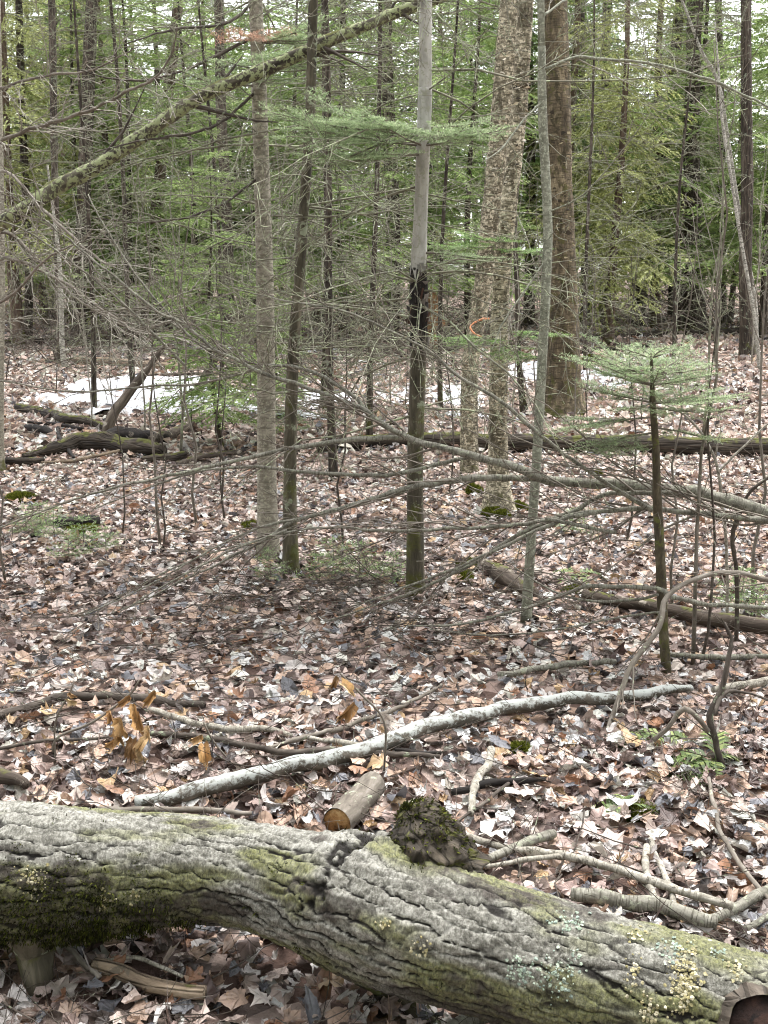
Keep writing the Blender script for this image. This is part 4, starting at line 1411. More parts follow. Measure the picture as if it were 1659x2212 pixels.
# ------------------------------------------------------------------ leaning and fallen trunks
def crooked(s, amp):
    """small kinks and swollen knots along a stick"""
    L = np.concatenate([[0], np.cumsum(np.linalg.norm(np.diff(s[:, :3], axis=0), axis=1))])
    q = rng.uniform(0, 99)
    r0 = float(np.median(s[:, 3]))
    for k in range(3):
        s[:, k] += amp * r0 * (vnoise(L * .35 / r0 * .3 + q, q + 7 * k) + .5 * vnoise(L * .9 / r0 * .3 + q, 3 + q + 7 * k))
    s[:, 3] *= 1 + .10 * vnoise(L * .3 / r0, q) + .28 * sstep(.55, .95, vnoise(L * .16 / r0, q + 50))
    return s


def lie(name, label, pts, mat, cat='log', sides=16, step=.04, rough=.06, ground=True, Yd=None, group=None, cap=True, twigs=None, sink=.3, parent=None, part=None):
    """a trunk, branch or stick lying on the floor (or held at distance Yd): pts are (x, y, width) of its centre line"""
    c = []
    for k, (x, y, w) in enumerate(pts):
        if ground:
            p = G(x, y)
            r0 = pr(p, w)
            p = G(x, y, r0 * (1 - sink) + (.038 if r0 < .05 else .02))
        else:
            p = D(x, y, Yd[k] if isinstance(Yd, (list, tuple)) else Yd)
        c.append([*p, pr(p, w)])
    s = spline(c, step)
    if s[:, 3].max() < .06 and name != 'leaning_trunk':
        s = crooked(s, .6)
    r0 = float(np.median(s[:, 3]))
    m_ = MB()
    q = rng.uniform(0, 50)
    m_.tube(s[:, :3], s[:, 3], sides, cap, lambda V, B: rough * r0 * 1.5 * fbm(V[:, 0] * .8 / r0 + q, V[:, 1] * .8 / r0, V[:, 2] * .8 / r0, 3))
    mid = s[len(s) // 2, :3].copy()
    mid[2] = gh(mid[0], mid[1]) if ground else s[:, 2].min()
    if parent is not None:
        return m_.build(part, M[mat], parent), s
    if twigs is None:
        o = m_.build(name, M[mat], None, origin=mid)
        tag(o, label, cat, group)
        return o, s
    root = thing(name, label, cat, mid, group)
    m_.build('stem', M[mat], root)
    r = np.random.default_rng(twigs.get('seed', 5))
    tb = TB()
    L = float(np.linalg.norm(np.diff(s[:, :3], axis=0), axis=1).sum())
    kw = {k: v for k, v in twigs.items() if k not in ('seed', 'lvl', 'mat')}
    kids(tb, r, s[:, :3], s[:, 3], L, twigs.get('lvl', 2), **kw)
    o = tb.flush(MB()).build('twigs', M[twigs.get('mat', mat)], root)
    o['kind'] = 'stuff'
    return root, s


TW = dict(wander=.13, dens=3.0, ang=(.4, .95), ratio=(.08, .22), thin=.4, n=6, rmin=.0012)
lie('leaning_trunk', 'mossy thin trunk leaning diagonally across the upper left', [(-560, 830, 34), (-300, 665, 34), (-100, 540, 33), (40, 460, 32), (130, 400, 31), (205, 362, 30), (300, 298, 30), (420, 216, 29), (520, 172, 28), (600, 138, 28), (700, 92, 27), (780, 60, 25), (860, 26, 24), (960, -8, 22), (1150, -80, 20)],
    'leaning', 'tree', 20, .05, .10, False, [5.9] * 3 + [5.6] * 12, twigs=dict(TW, seed=41, dens=1.6, ratio=(.06, .16), mat='twig_dark', curve=(0, 0, -.1)))
lie('mossy_log', 'long dark log with yellow moss on top lying behind the birches', [(690, 968, 20), (760, 957, 26), (900, 952, 36), (1050, 955, 38), (1200, 958, 38), (1350, 960, 38), (1500, 964, 40), (1659, 968, 42), (1900, 975, 44)], 'rotten', rough=.10, sides=22)
lie('fallen_log', 'dark reddish fallen log at the right, under the young fir', [(1255, 1285, 22), (1350, 1303, 26), (1450, 1325, 30), (1560, 1342, 34), (1680, 1358, 36), (1850, 1380, 38)], 'rotten_brown', rough=.10)
lie('rotten_log', 'short grey rotten log chunk behind the pale sapling', [(1050, 1222, 18), (1085, 1240, 30), (1120, 1262, 32), (1160, 1280, 24)], 'rotten_brown', rough=.16)
lie('fallen_log', 'tan weathered log lying left of the widest snow patch', [(160, 778, 16), (230, 782, 20), (330, 790, 20), (400, 796, 16)], 'rotten_pale', rough=.1)
lie('fallen_log', 'pale log beside far snow left of the slim pair', [(470, 764, 14), (560, 758, 17), (650, 752, 17), (740, 745, 13)], 'rotten_pale', rough=.1)
lie('mossy_log', 'mossy rotting log above the upturned wood at left', [(40, 884, 16), (90, 893, 20), (140, 905, 20), (200, 920, 16), (240, 930, 10)], 'rotten', rough=.16)
lie('log_chunk', 'short black charred-looking log piece at left in the leaves', [(122, 1130, 20), (150, 1127, 24), (185, 1125, 23), (208, 1124, 18)], 'char', rough=.1)
lie('mossy_log', 'thin mossy pole on the floor behind the young fir', [(1120, 778, 8), (1200, 764, 10), (1290, 754, 10), (1410, 748, 8)], 'rotten', rough=.14)
lie('fallen_log', 'dark log lying in the shade at the far right', [(1260, 728, 14), (1400, 722, 16), (1530, 716, 15), (1700, 712, 14)], 'rotten', rough=.14)
lie('fallen_log', 'dark log lying across the back beneath the cedars at left', [(-40, 745, 14), (90, 738, 16), (240, 735, 15), (380, 738, 13)], 'rotten', rough=.14)
# wood left by an uprooted tree
UP = thing('upturned_wood', 'black and mossy rotten uprooted wood lying at the left', 'log', G(190, 985))
for k, (pts, mt) in enumerate(((((50, 985, 16), (110, 972, 30), (170, 955, 44), (240, 958, 42), (300, 968, 34), (350, 975, 24)), 'rotten'), (((60, 925, 10), (90, 930, 20), (115, 940, 12)), 'char'),
                               (((125, 925, 9), (132, 950, 9), (150, 975, 8), (160, 990, 6)), 'char'), (((210, 950, 30), (260, 940, 38), (320, 945, 26), (360, 950, 16)), 'char'))):
    lie(None, None, pts, mt, rough=.25, parent=UP, part=('main_piece', 'splinter', 'root', 'side_piece')[k])
for lab_, pts_, mt_ in (('thin dark stick lying above the upturned wood', [(60, 912, 6), (110, 915, 8), (180, 925, 7)], 'char'), ('bleached stick crossing in front of the upturned wood', [(90, 1000, 6), (170, 992, 8), (240, 978, 7), (300, 960, 5)], 'rotten_pale'),
                       ('short mossy log right of the upturned wood', [(300, 990, 14), (350, 985, 20), (400, 980, 14)], 'rotten'), ('broken grey pole lying toward the slim pair', [(380, 1000, 9), (440, 985, 11), (520, 975, 9)], 'rotten_brown'),
                       ('small dark log piece by the left edge tree', [(10, 1000, 12), (50, 996, 18), (90, 990, 12)], 'rotten'), ('thin dark pole lying behind the widest snow patch', [(220, 815, 6), (320, 812, 8), (430, 805, 7)], 'rotten_brown')):
    lie('fallen_branch', lab_, pts_, mt_, 'branch', 12, .03, .15)
yl = G(235, 945)[1]
lie('dead_pole', 'grey dead pole leaning up from the upturned wood', [(222, 960, 24), (240, 915, 24), (270, 868, 21), (300, 825, 18), (330, 785, 15), (370, 735, 10)], 'rotten_brown', 'dead tree', ground=False, Yd=[yl, yl, yl + .1, yl + .2, yl + .3, yl + .4])
lie('dead_pole', 'dark dead pole leaning right across the widest snow patch', [(412, 905, 18), (422, 860, 17), (440, 815, 16), (470, 760, 15), (500, 700, 14), (530, 630, 11)], 'rotten_brown', 'dead tree', ground=False, Yd=12.6)
lie('fallen_log', 'grey log piece right of the upturned wood', [(330, 955, 22), (370, 935, 22), (410, 915, 20), (440, 900, 14)], 'rotten_brown')
print('trunks', time.time() - T0)


# ------------------------------------------------------------------ the fallen limb whose crown fans out over the clearing
LB = thing('fallen_limb', 'long bare grey limb arching from the right edge and forking leftwards', 'branch', D(1500, 1062, 4.45) * [1, 1, 0])
lt = TB()
lr = np.random.default_rng(77)


def limb(pts, Yd, part='fork', mat='limb', lvl=2, dens=9.0, ratio=(.10, .36), sides=12, curve=(-.15, 0, .12), root=None, tb=None, t0=.1, ang=(.3, .8), floor=None, rmin=.0019, ws=.78):
    c = []
    for k, (x, y, w) in enumerate(pts):
        w = w * ws
        Yk = Yd if not isinstance(Yd, (list, tuple)) else Yd[0] + (Yd[1] - Yd[0]) * k / (len(pts) - 1)
        p = D(x, y, Yk)
        c.append([*p, pr(p, w)])
    s = crooked(spline(c, .03), .55)
    m_ = MB()
    r0 = float(np.median(s[:, 3]))
    q = rng.uniform(0, 50)
    m_.tube(s[:, :3], s[:, 3], sides, True, lambda V, B: .10 * r0 * fbm(V[:, 0] * .5 / r0 + q, V[:, 1] * .5 / r0, V[:, 2] * .5 / r0, 3))
    if lvl >= 0:
        L = float(np.linalg.norm(np.diff(s[:, :3], axis=0), axis=1).sum())
        kids(lt if tb is None else tb, lr, s[::3, :3], np.maximum(s[::3, 3], .004), L, lvl, dens=dens, ang=ang, ratio=ratio, thin=.42, wander=.12, curve=curve, n=7, t0=t0, rmin=rmin, floor=floor)
    return m_.build(part, M[mat], LB if root is None else root)


limb([(1900, 1205, 52), (1760, 1150, 50), (1659, 1112, 46), (1560, 1080, 42), (1480, 1060, 40), (1380, 1052, 36), (1280, 1046, 34), (1180, 1032, 32), (1100, 1008, 27), (1020, 984, 25), (940, 962, 23), (870, 940, 21), (815, 910, 18), (780, 880, 16), (740, 862, 14), (680, 843, 13), (560, 802, 12), (470, 760, 11), (400, 708, 10), (330, 664, 9), (250, 600, 7), (150, 520, 5), (60, 450, 4), (-20, 385, 3)], (4.35, 4.75), 'main_stem', dens=11.0, ratio=(.05, .22), t0=.42, ws=.66)
limb([(1190, 1034, 20), (1120, 1032, 19), (1030, 1031, 18), (930, 1043, 17), (860, 1062, 15), (750, 1096, 13), (640, 1126, 11), (560, 1172, 9), (480, 1212, 7), (400, 1252, 5), (300, 1302, 4), (200, 1342, 3)], (4.55, 4.5), curve=(-.2, 0, 0), floor=.02)
limb([(880, 944, 16), (830, 945, 15), (740, 951, 14), (640, 966, 13), (500, 996, 11), (350, 1031, 9), (225, 1058, 7), (100, 1101, 5), (-20, 1148, 4)], (4.6, 4.3), dens=9)
limb([(1025, 986, 13), (990, 992, 13), (900, 1015, 12), (830, 1025, 11), (665, 1021, 10), (560, 1010, 9), (500, 1011, 8), (435, 1017, 6), (330, 1050, 5), (200, 1100, 3)], (4.6, 4.7))
limb([(792, 890, 12), (775, 866, 12), (750, 846, 11), (675, 803, 10), (590, 788, 9), (525, 806, 8), (430, 828, 7), (330, 834, 6), (160, 846, 5), (0, 822, 4)], (4.7, 4.9))
limb([(1900, 1150, 26), (1659, 1124, 24), (1530, 1110, 21), (1400, 1099, 19), (1355, 1101, 18), (1270, 1107, 16), (1140, 1131, 14), (980, 1141, 12), (830, 1147, 11), (700, 1140, 9), (560, 1165, 7), (400, 1215, 5), (250, 1290, 3)], (4.3, 4.4), 'lower_stem', floor=.02, ws=.62)
limb([(1410, 1102, 13), (1320, 1051, 12), (1255, 1006, 11), (1180, 951, 11), (1080, 866, 10), (995, 816, 9), (920, 755, 8), (830, 708, 7), (715, 666, 6), (600, 646, 4), (500, 621, 3)], (4.3, 4.5), dens=6)
limb([(1480, 1066, 16), (1400, 1064, 14), (1310, 1070, 13), (1220, 1111, 13), (1130, 1150, 12), (1030, 1212, 10), (930, 1262, 8), (830, 1300, 6), (700, 1345, 4)], (4.4, 4.35), dens=8, floor=.02)
limb([(1290, 1106, 12), (1200, 1128, 12), (1100, 1175, 10), (1000, 1220, 8), (880, 1268, 6), (760, 1310, 4)], (4.3, 4.35), floor=.02)
limb([(1330, 1150, 11), (1260, 1135, 11), (1180, 1120, 10)], (4.3, 4.3), lvl=-1)
limb([(640, 1122, 8), (560, 1140, 7), (450, 1190, 5), (330, 1260, 4), (180, 1330, 3)], (4.4, 4.2), floor=.02)
limb([(620, 1146, 7), (520, 1180, 6), (400, 1240, 5), (260, 1320, 3)], (4.35, 4.15), floor=.02)
limb([(470, 762, 8), (420, 735, 7), (330, 640, 6), (270, 560, 5), (215, 470, 4), (190, 420, 3)], (4.75, 5.0))
limb([(400, 790, 7), (330, 720, 7), (260, 650, 6), (160, 570, 5), (60, 500, 4), (-20, 470, 3)], (4.8, 4.6))
o = lt.flush(MB()).build('twigs', M['twig'], LB)
o['kind'] = 'stuff'

# second dead limb low at the right, and the sticks that stand in the leaves
L2 = thing('dead_branch', 'low dead branch arching over the leaves between sapling and young fir', 'branch', G(1440, 1330))
tb2 = TB()
limb([(1800, 1270, 15), (1659, 1250, 14), (1580, 1238, 14), (1515, 1247, 14), (1440, 1286, 15), (1425, 1352, 15), (1370, 1427, 15), (1335, 1512, 14), (1310, 1595, 15), (1275, 1660, 15)], (4.1, 3.45), 'stem', 'twig', root=L2, tb=tb2, lvl=1)
limb([(1440, 1284, 13), (1420, 1272, 13), (1280, 1266, 12), (1240, 1276, 11), (1170, 1302, 10), (1105, 1322, 9), (1010, 1346, 7), (880, 1352, 4)], (4.1, 4.3), 'fork', 'limb', root=L2, tb=tb2, floor=.02)
limb([(1450, 1290, 13), (1530, 1306, 13), (1620, 1312, 12), (1750, 1320, 11)], (4.1, 4.3), 'fork', 'limb', root=L2, tb=tb2, lvl=-1)
limb([(1420, 1285, 8), (1350, 1298, 8), (1250, 1295, 7), (1180, 1270, 5), (1110, 1225, 4)], (4.15, 4.5), 'fork', 'limb', root=L2, tb=tb2, lvl=1)
limb([(1440, 1320, 7), (1330, 1335, 6), (1200, 1360, 5), (1060, 1372, 4), (930, 1360, 3)], (4.1, 4.2), 'fork', 'limb', root=L2, tb=tb2, lvl=1, floor=.02)
o = tb2.flush(MB()).build('twigs', M['twig'], L2)
o['kind'] = 'stuff'
b = G(1562, 1665)
L3 = thing('dead_sapling', 'crooked dead forked stem standing in the leaves at right', 'dead tree', b)
tb3 = TB()
limb([(1562, 1665, 17), (1548, 1600, 17), (1535, 1545, 18), (1562, 1490, 16), (1572, 1420, 12), (1578, 1380, 10), (1562, 1345, 6)], (b[1], b[1] + .1), 'stem', 'twig_dark', root=L3, tb=tb3, lvl=1)
limb([(1545, 1545, 12), (1560, 1500, 12), (1600, 1495, 8), (1650, 1508, 6), (1720, 1530, 4)], (b[1], b[1] + .2), 'fork', 'twig_dark', root=L3, tb=tb3, lvl=1)
limb([(1530, 1580, 14), (1480, 1532, 14), (1440, 1575, 13), (1412, 1602, 12)], (b[1], b[1] + .05), 'fork', 'twig', root=L3, tb=tb3, lvl=-1)
o = tb3.flush(MB()).build('twigs', M['twig_dark'], L3)
o['kind'] = 'stuff'
b = G(1588, 1400)
L4 = thing('dead_sapling', 'dark crooked bare sapling bending right near the right edge', 'dead tree', b)
tb4 = TB()
limb([(1588, 1405, 12), (1594, 1300, 12), (1590, 1220, 12), (1582, 1160, 13), (1600, 1105, 12), (1625, 1060, 9), (1665, 1030, 8), (1720, 1000, 6)], (b[1], b[1] - .1), 'stem', 'twig_dark', root=L4, tb=tb4, lvl=1, dens=4)
o = tb4.flush(MB()).build('twigs', M['twig_dark'], L4)
o['kind'] = 'stuff'
b = G(1570, 1345)
L5 = thing('bare_sapling', 'pale forked bare sapling right of the young fir', 'sapling', b)
tb5 = TB()
limb([(1572, 1345, 9), (1570, 1200, 9), (1560, 1080, 9), (1540, 980, 8), (1490, 905, 7), (1430, 870, 5), (1340, 850, 4)], (b[1], b[1] - .15), 'stem', 'twig_pale', root=L5, tb=tb5, lvl=1, dens=2)
limb([(1552, 1020, 6), (1600, 970, 6), (1660, 915, 5), (1720, 880, 4)], (b[1], b[1]), 'fork', 'twig_pale', root=L5, tb=tb5, lvl=1, dens=2)
limb([(1492, 905, 4), (1520, 865, 4), (1535, 820, 3)], (b[1] - .1, b[1]), 'fork', 'twig_pale', root=L5, tb=tb5, lvl=0, dens=2)
o = tb5.flush(MB()).build('twigs', M['twig_pale'], L5)
o['kind'] = 'stuff'
# branches of the pale sapling at the top right, and those reaching in at the upper left
tb6 = TB()
for pts, Y2 in (([(1174, 152, 11), (1200, 140, 11), (1245, 124, 11), (1330, 130, 10), (1430, 143, 9), (1530, 172, 9), (1605, 204, 8), (1700, 250, 7)], 4.5), ([(1174, 34, 9), (1220, 0, 8), (1270, -30, 6)], 5.0),
                ([(1176, 215, 8), (1130, 260, 7), (1085, 320, 6), (1040, 352, 4)], 4.5), ([(1180, 560, 6), (1140, 620, 6), (1090, 690, 5), (1060, 760, 3)], 4.6), ([(1183, 460, 6), (1260, 420, 5), (1340, 330, 4), (1400, 250, 3)], 4.4)):
    limb(pts, (bD[1], Y2), 'branch', 'sapling_grey', root=TD, tb=tb6, lvl=2, dens=7, ws=.62, curve=(0, 0, .05), sides=8, ratio=(.15, .45), ang=(.3, .9))
o = tb6.flush(MB()).build('twigs', M['twig_pale'], TD)
o['kind'] = 'stuff'
b = G(-260, 1180)
SH = thing('bare_tree', 'bare young tree off the left edge reaching grey twigs into the upper left', 'tree', b)
tb7 = TB()
limb([(-260, 1180, 34), (-255, 1000, 32), (-245, 800, 30), (-235, 500, 28), (-230, 200, 26), (-230, -200, 22)], b[1], 'trunk', 'smooth_grey', root=SH, lvl=-1)
for pts, Y2 in (([(-240, 460, 14), (-120, 370, 12), (0, 304, 11), (100, 268, 10), (200, 235, 9), (290, 190, 8), (330, 170, 7), (370, 120, 5), (385, 60, 3)], 5.0), ([(-240, 620, 12), (-130, 440, 10), (0, 370, 9), (90, 450, 8), (200, 550, 7), (250, 575, 4)], 4.9),
                ([(-240, 300, 12), (-120, 220, 10), (0, 190, 8), (90, 165, 7), (200, 150, 5), (300, 100, 3)], 5.2), ([(-240, 700, 14), (-120, 560, 12), (0, 500, 10), (80, 560, 9), (160, 640, 7), (260, 700, 5), (380, 740, 3)], 4.8),
                ([(-240, 760, 12), (-100, 700, 10), (20, 640, 8), (100, 560, 6), (180, 520, 4)], 4.7), ([(-240, 740, 12), (-100, 640, 10), (0, 560, 9), (120, 600, 8), (240, 680, 6), (330, 740, 4)], 4.6)):
    limb(pts, (b[1], Y2), 'branch', 'twig', root=SH, tb=tb7, lvl=2, dens=12, curve=(.1, 0, .15), sides=8, ratio=(.10, .32), ang=(.3, .9), t0=.25)
for pts in ([(545, 8, 9), (500, 45, 9), (440, 58, 8), (380, 62, 7), (330, 75, 5), (270, 95, 3)], [(545, 80, 9), (480, 115, 9), (400, 150, 8), (320, 172, 7), (240, 170, 5), (170, 150, 3)], [(560, 190, 8), (480, 262, 8), (400, 290, 7), (300, 305, 5), (200, 330, 3)], [(566, 380, 7), (480, 440, 7), (400, 470, 6), (300, 480, 4), (200, 470, 3)]):
    limb(pts, (bA[1], bA[1] - .6), 'dead_bough', 'twig_dark', root=TA, tb=tb7, lvl=2, dens=4, curve=(0, 0, -.1), sides=8, ratio=(.12, .35), t0=.15)
o = tb7.flush(MB()).build('twigs', M['twig_pale'], SH)
o['kind'] = 'stuff'
print('limbs', time.time() - T0)

# ------------------------------------------------------------------ sticks on the floor
lie('lichen_branch', 'white lichen-crusted fallen branch lying slantwise across the leaves', [(285, 1728, 30), (360, 1722, 35), (440, 1706, 37), (560, 1678, 37), (650, 1650, 36), (760, 1620, 36), (860, 1590, 35), (1000, 1557, 33), (1090, 1532, 31), (1180, 1516, 31), (1290, 1507, 30), (1380, 1500, 26), (1440, 1490, 22), (1490, 1480, 16)], 'lichen_stick', 'branch', 24, .02, .07)
lie('stick', 'pale straight stick end lying at the right edge past the lichen branch', [(1540, 1492, 14), (1600, 1482, 17), (1680, 1468, 17), (1800, 1455, 15)], 'twig_pale', 'stick', 12, .03)
S2_, _ = lie('dead_branch', 'dark crooked dead branch lying in the leaves at left', [(-60, 1570, 18), (0, 1545, 18), (75, 1521, 18), (140, 1503, 19), (225, 1505, 19), (320, 1508, 18), (390, 1515, 15), (440, 1522, 12)], 'twig_dark', 'branch', 14, .02, .1, twigs=dict(TW, seed=51, lvl=1, floor=.01))
lie('stick', 'pale stick left of centre in front of the dark crooked branch', [(318, 1532, 13), (365, 1542, 14), (415, 1557, 14), (500, 1574, 15), (575, 1574, 14), (632, 1592, 10)], 'twig_pale', 'stick', 12, .02, .1)
lie('stick', 'long thin dark stick with mossy bark in front of the curled leaves', [(305, 1582, 9), (380, 1588, 12), (450, 1596, 14), (525, 1611, 14), (625, 1628, 15), (725, 1621, 15), (830, 1627, 14), (950, 1634, 9)], 'twig_dark', 'stick', 12, .02, .1)
lie('stick', 'brown twig rising toward the right from the long dark stick', [(585, 1618, 6), (650, 1597, 9), (750, 1567, 10), (830, 1542, 10), (900, 1510, 8), (955, 1478, 5)], 'twig', 'stick', 10, .02, .1)
lie('stick', 'short pale stick beside the curled leaf pair in the middle', [(668, 1596, 10), (750, 1606, 12), (832, 1612, 11)], 'twig_pale', 'stick', 10, .02, .1)
lie('stick', 'thin dark twig at the left edge above the big log', [(-40, 1625, 7), (60, 1605, 8), (130, 1597, 8), (240, 1594, 6)], 'twig_dark', 'stick', 8, .02, .1)
lie('stick', 'brown stick lying along the back of the big log at left', [(215, 1752, 13), (290, 1747, 14), (400, 1749, 14), (545, 1752, 10)], 'twig', 'stick', 12, .02, .08)
lie('forked_stick', 'long smooth pale stick sloping down behind the big log at right', [(965, 1778, 13), (1055, 1818, 15), (1155, 1835, 16), (1230, 1848, 18), (1305, 1870, 19), (1405, 1905, 20), (1500, 1932, 20), (1580, 1957, 18)], 'twig_pale', 'stick', 14, .02, .07, sink=-1.2)
lie('stick', 'slender pale stick meeting the long smooth one behind the log', [(1045, 1872, 10), (1120, 1860, 11), (1205, 1852, 12), (1235, 1850, 10)], 'twig_pale', 'stick', 10, .02, .08, sink=-1.6)
lie('stick', 'stout grey stick pointing up right beside the mossy stub', [(1035, 1862, 18), (1075, 1845, 20), (1110, 1830, 21), (1150, 1812, 21), (1195, 1794, 20)], 'limb', 'stick', 12, .02, .08, sink=-.6)
lie('birch_log', 'short thick mottled birch log half hidden behind the big log', [(1230, 1938, 30), (1320, 1944, 34), (1420, 1960, 34), (1560, 1996, 32)], 'limb', 'log', 18, .02, .1)
for k, pts in enumerate((((1395, 1828, 15), (1393, 1862, 16), (1396, 1898, 16), (1425, 1962, 15)), ((1404, 1812, 12), (1430, 1878, 14), (1448, 1925, 14), (1468, 1970, 13)))):
    lie('stick', ('mottled stick standing crosswise under the smooth pale stick', 'thinner mottled stick crossing beside its twin under the pale stick')[k], pts, 'twig_pale', 'stick', 12, .02, .1, sink=-.5)
lie('stick', 'black and white lichened stick reaching in from the right edge', [(1720, 1890, 22), (1650, 1924, 23), (1580, 1964, 22), (1520, 1990, 18)], 'limb', 'stick', 14, .02, .08)
lie('stick', 'smooth grey stick at the right edge just above the big log', [(1740, 1935, 15), (1660, 1978, 15), (1605, 2006, 13)], 'limb', 'stick', 12, .02, .08)
lie('stick', 'thin crooked grey twig bending down at the right edge', [(1530, 1680, 8), (1545, 1745, 10), (1560, 1808, 10), (1630, 1905, 11), (1690, 1970, 9)], 'twig', 'stick', 10, .02, .1, sink=-1)
lie('stick', 'pale peeling stick pointing down toward the mossy stub', [(1066, 1625, 16), (1048, 1660, 18), (1030, 1692, 18), (1020, 1760, 14)], 'twig_pale', 'stick', 12, .02, .1)
lie('stick', 'black short stick crossing behind the pale peeling one', [(975, 1710, 15), (1055, 1693, 17), (1120, 1690, 15), (1175, 1684, 9)], 'char', 'stick', 12, .02, .1)
lie('stick', 'thin dark twig slanting above the mossy stub', [(985, 1775, 6), (1045, 1735, 8), (1100, 1690, 7), (1150, 1645, 5)], 'twig_dark', 'stick', 8, .02, .1, sink=-1)
lie('stick', 'smooth grey branch poking out under the big log at bottom', [(930, 2250, 34), (1000, 2205, 34), (1080, 2186, 32), (1180, 2196, 28)], 'limb', 'stick', 14, .02, .05)
lie('stick', 'stout tan stick lying under the left half of the big log', [(205, 2090, 30), (280, 2108, 34), (360, 2128, 34), (440, 2148, 30)], 'rotten_pale', 'stick', 16, .02, .06)
lie('stick', 'thin pale twig lying over the stout tan stick', [(200, 2082, 9), (290, 2068, 10), (340, 2085, 9), (395, 2108, 7)], 'twig_pale', 'stick', 8, .02, .1, sink=-3)
lie('stick', 'brown broken twig under the mossy left end of the log', [(125, 2030, 9), (175, 2075, 12), (215, 2110, 12)], 'twig', 'stick', 8, .02, .1, sink=-1)
lie('stick', 'grey stick on the leaves below the low dead branch', [(1080, 1455, 12), (1130, 1448, 14), (1230, 1432, 14), (1330, 1430, 11)], 'limb', 'stick', 10, .02, .1)
lie('stick', 'thin grey stick lying behind the crooked forked stem at right', [(1440, 1410, 10), (1540, 1420, 12), (1659, 1418, 11), (1750, 1415, 10)], 'limb', 'stick', 10, .02, .1)
lie('stick', 'brown stick at the far left with ragged bark above the log', [(-40, 1660, 30), (0, 1668, 34), (45, 1690, 30), (60, 1705, 18)], 'rotten_brown', 'stick', 14, .02, .14)
lie('stick', 'dark stick end near the centre of the leaf carpet', [(850, 1622, 9), (905, 1626, 11), (955, 1628, 8)], 'char', 'stick', 8, .02, .1)
# short sawn log behind the big one
ca_ = G(728, 1778, .05)
cb_ = ca_ + np.array([.10, .24, .0])
SL = thing('sawn_log', 'short log with an orange sawn end behind the big log', 'log', ca_ * [1, 1, 0])
r_ = pr(ca_, 66)
m_ = MB()
m_.tube(np.linspace(ca_, cb_, 14), np.linspace(r_, r_ * .95, 14), 28, False, lambda V, B: .004 * fbm(V[:, 0] * 40, V[:, 1] * 40, V[:, 2] * 40, 3))
m_.build('bark', M['twig'], SL)
d_ = norm(cb_ - ca_)
m_ = MB()
m_.tube(np.array([ca_ + d_ * .006, ca_ + d_ * .002]), [r_ * .96, r_ * .95], 28, True, lambda V, B: .002 * fbm(V[:, 0] * 80, V[:, 1] * 80, V[:, 2] * 80, 2))
m_.build('sawn_end', M['cutwood'], SL)

# dry tan leaves still hanging on twigs
TAN = np.array([lin(h) for h in ('#bd9a6c', '#a98558', '#cbae84', '#94714a')])
HT = [leaf_template(0, 2) for _ in range(5)]
for lab, tw, lv in (('twig holding a cluster of curled tan leaves at left', [(120, 1598, 6), (200, 1560, 6), (280, 1500, 6), (300, 1470, 4)], [(262, 1560, 62), (300, 1555, 66), (285, 1610, 70), (330, 1500, 52), (250, 1600, 48), (310, 1600, 54), (275, 1510, 46), (240, 1540, 40), (300, 1630, 52), (258, 1580, 50), (290, 1530, 50), (322, 1575, 44)]),
                    ('twig with a single large curled tan leaf left of centre', [(500, 1650, 4), (460, 1600, 5), (440, 1560, 4)], [(442, 1620, 68), (430, 1590, 40)]),
                    ('twig with two curled tan leaves near the middle', [(830, 1560, 5), (780, 1500, 5), (735, 1455, 4)], [(745, 1482, 60), (758, 1530, 66), (725, 1468, 40)]),
                    ('twig with a small rusty leaf over the dark crooked branch', [(120, 1560, 4), (150, 1500, 4), (160, 1470, 3)], [(160, 1515, 32), (154, 1498, 24)])):
    y0 = G(tw[0][0], 1700)[1] if tw[0][1] < 1640 and tw[0][0] > 300 else G(tw[0][0], 1650)[1]
    root = thing('leafy_twig', lab, 'twig', G(tw[0][0], 1640), 'twigs with curled tan leaves')
    s_ = spline([[*D(x, y, y0), pr(D(x, y, y0), w)] for x, y, w in [(tw[0][0], 1665, 5)] + list(tw)], .02)
    m_ = MB()
    m_.tube(s_[:, :3], s_[:, 3], 6, True)
    m_.build('stem', M['twig'], root)
    for (x, y, w) in lv:
        p_ = D(x, y, y0 - rng.uniform(0, .06))
        v, f = HT[rng.integers(5)]
        v = v.copy()
        v[:, 2] += .9 * np.abs(v[:, 0]) + .05 * np.sin(v[:, 1] * 14)
        v[:, 0] *= rng.uniform(.45, .65)
        v[:, 1] *= 1.2
        R1 = rotmats(np.array([rng.normal(math.pi, .5)]), np.array([math.pi / 2 * .9 + rng.normal(0, .25)]), np.array([rng.normal(0, .5)]))
        m_2 = MB()
        scatter(m_2, [(v, f)], p_[None], R1, np.array([pr(p_, w) * 2.3]), TAN[rng.integers(4)][None] * rng.uniform(.8, 1.15))
        m_2.build('leaf', M['leaf'], root, smooth=True)

# ------------------------------------------------------------------ young fir at the right and green fir boughs
NEED = np.array([lin(h) for h in ('#8b9f76', '#a1b28b', '#778c63', '#b7c39e', '#94a67c')])
NEED2 = np.array([lin(h) for h in ('#6d8a52', '#86a266', '#5a7845', '#9fb67c')])


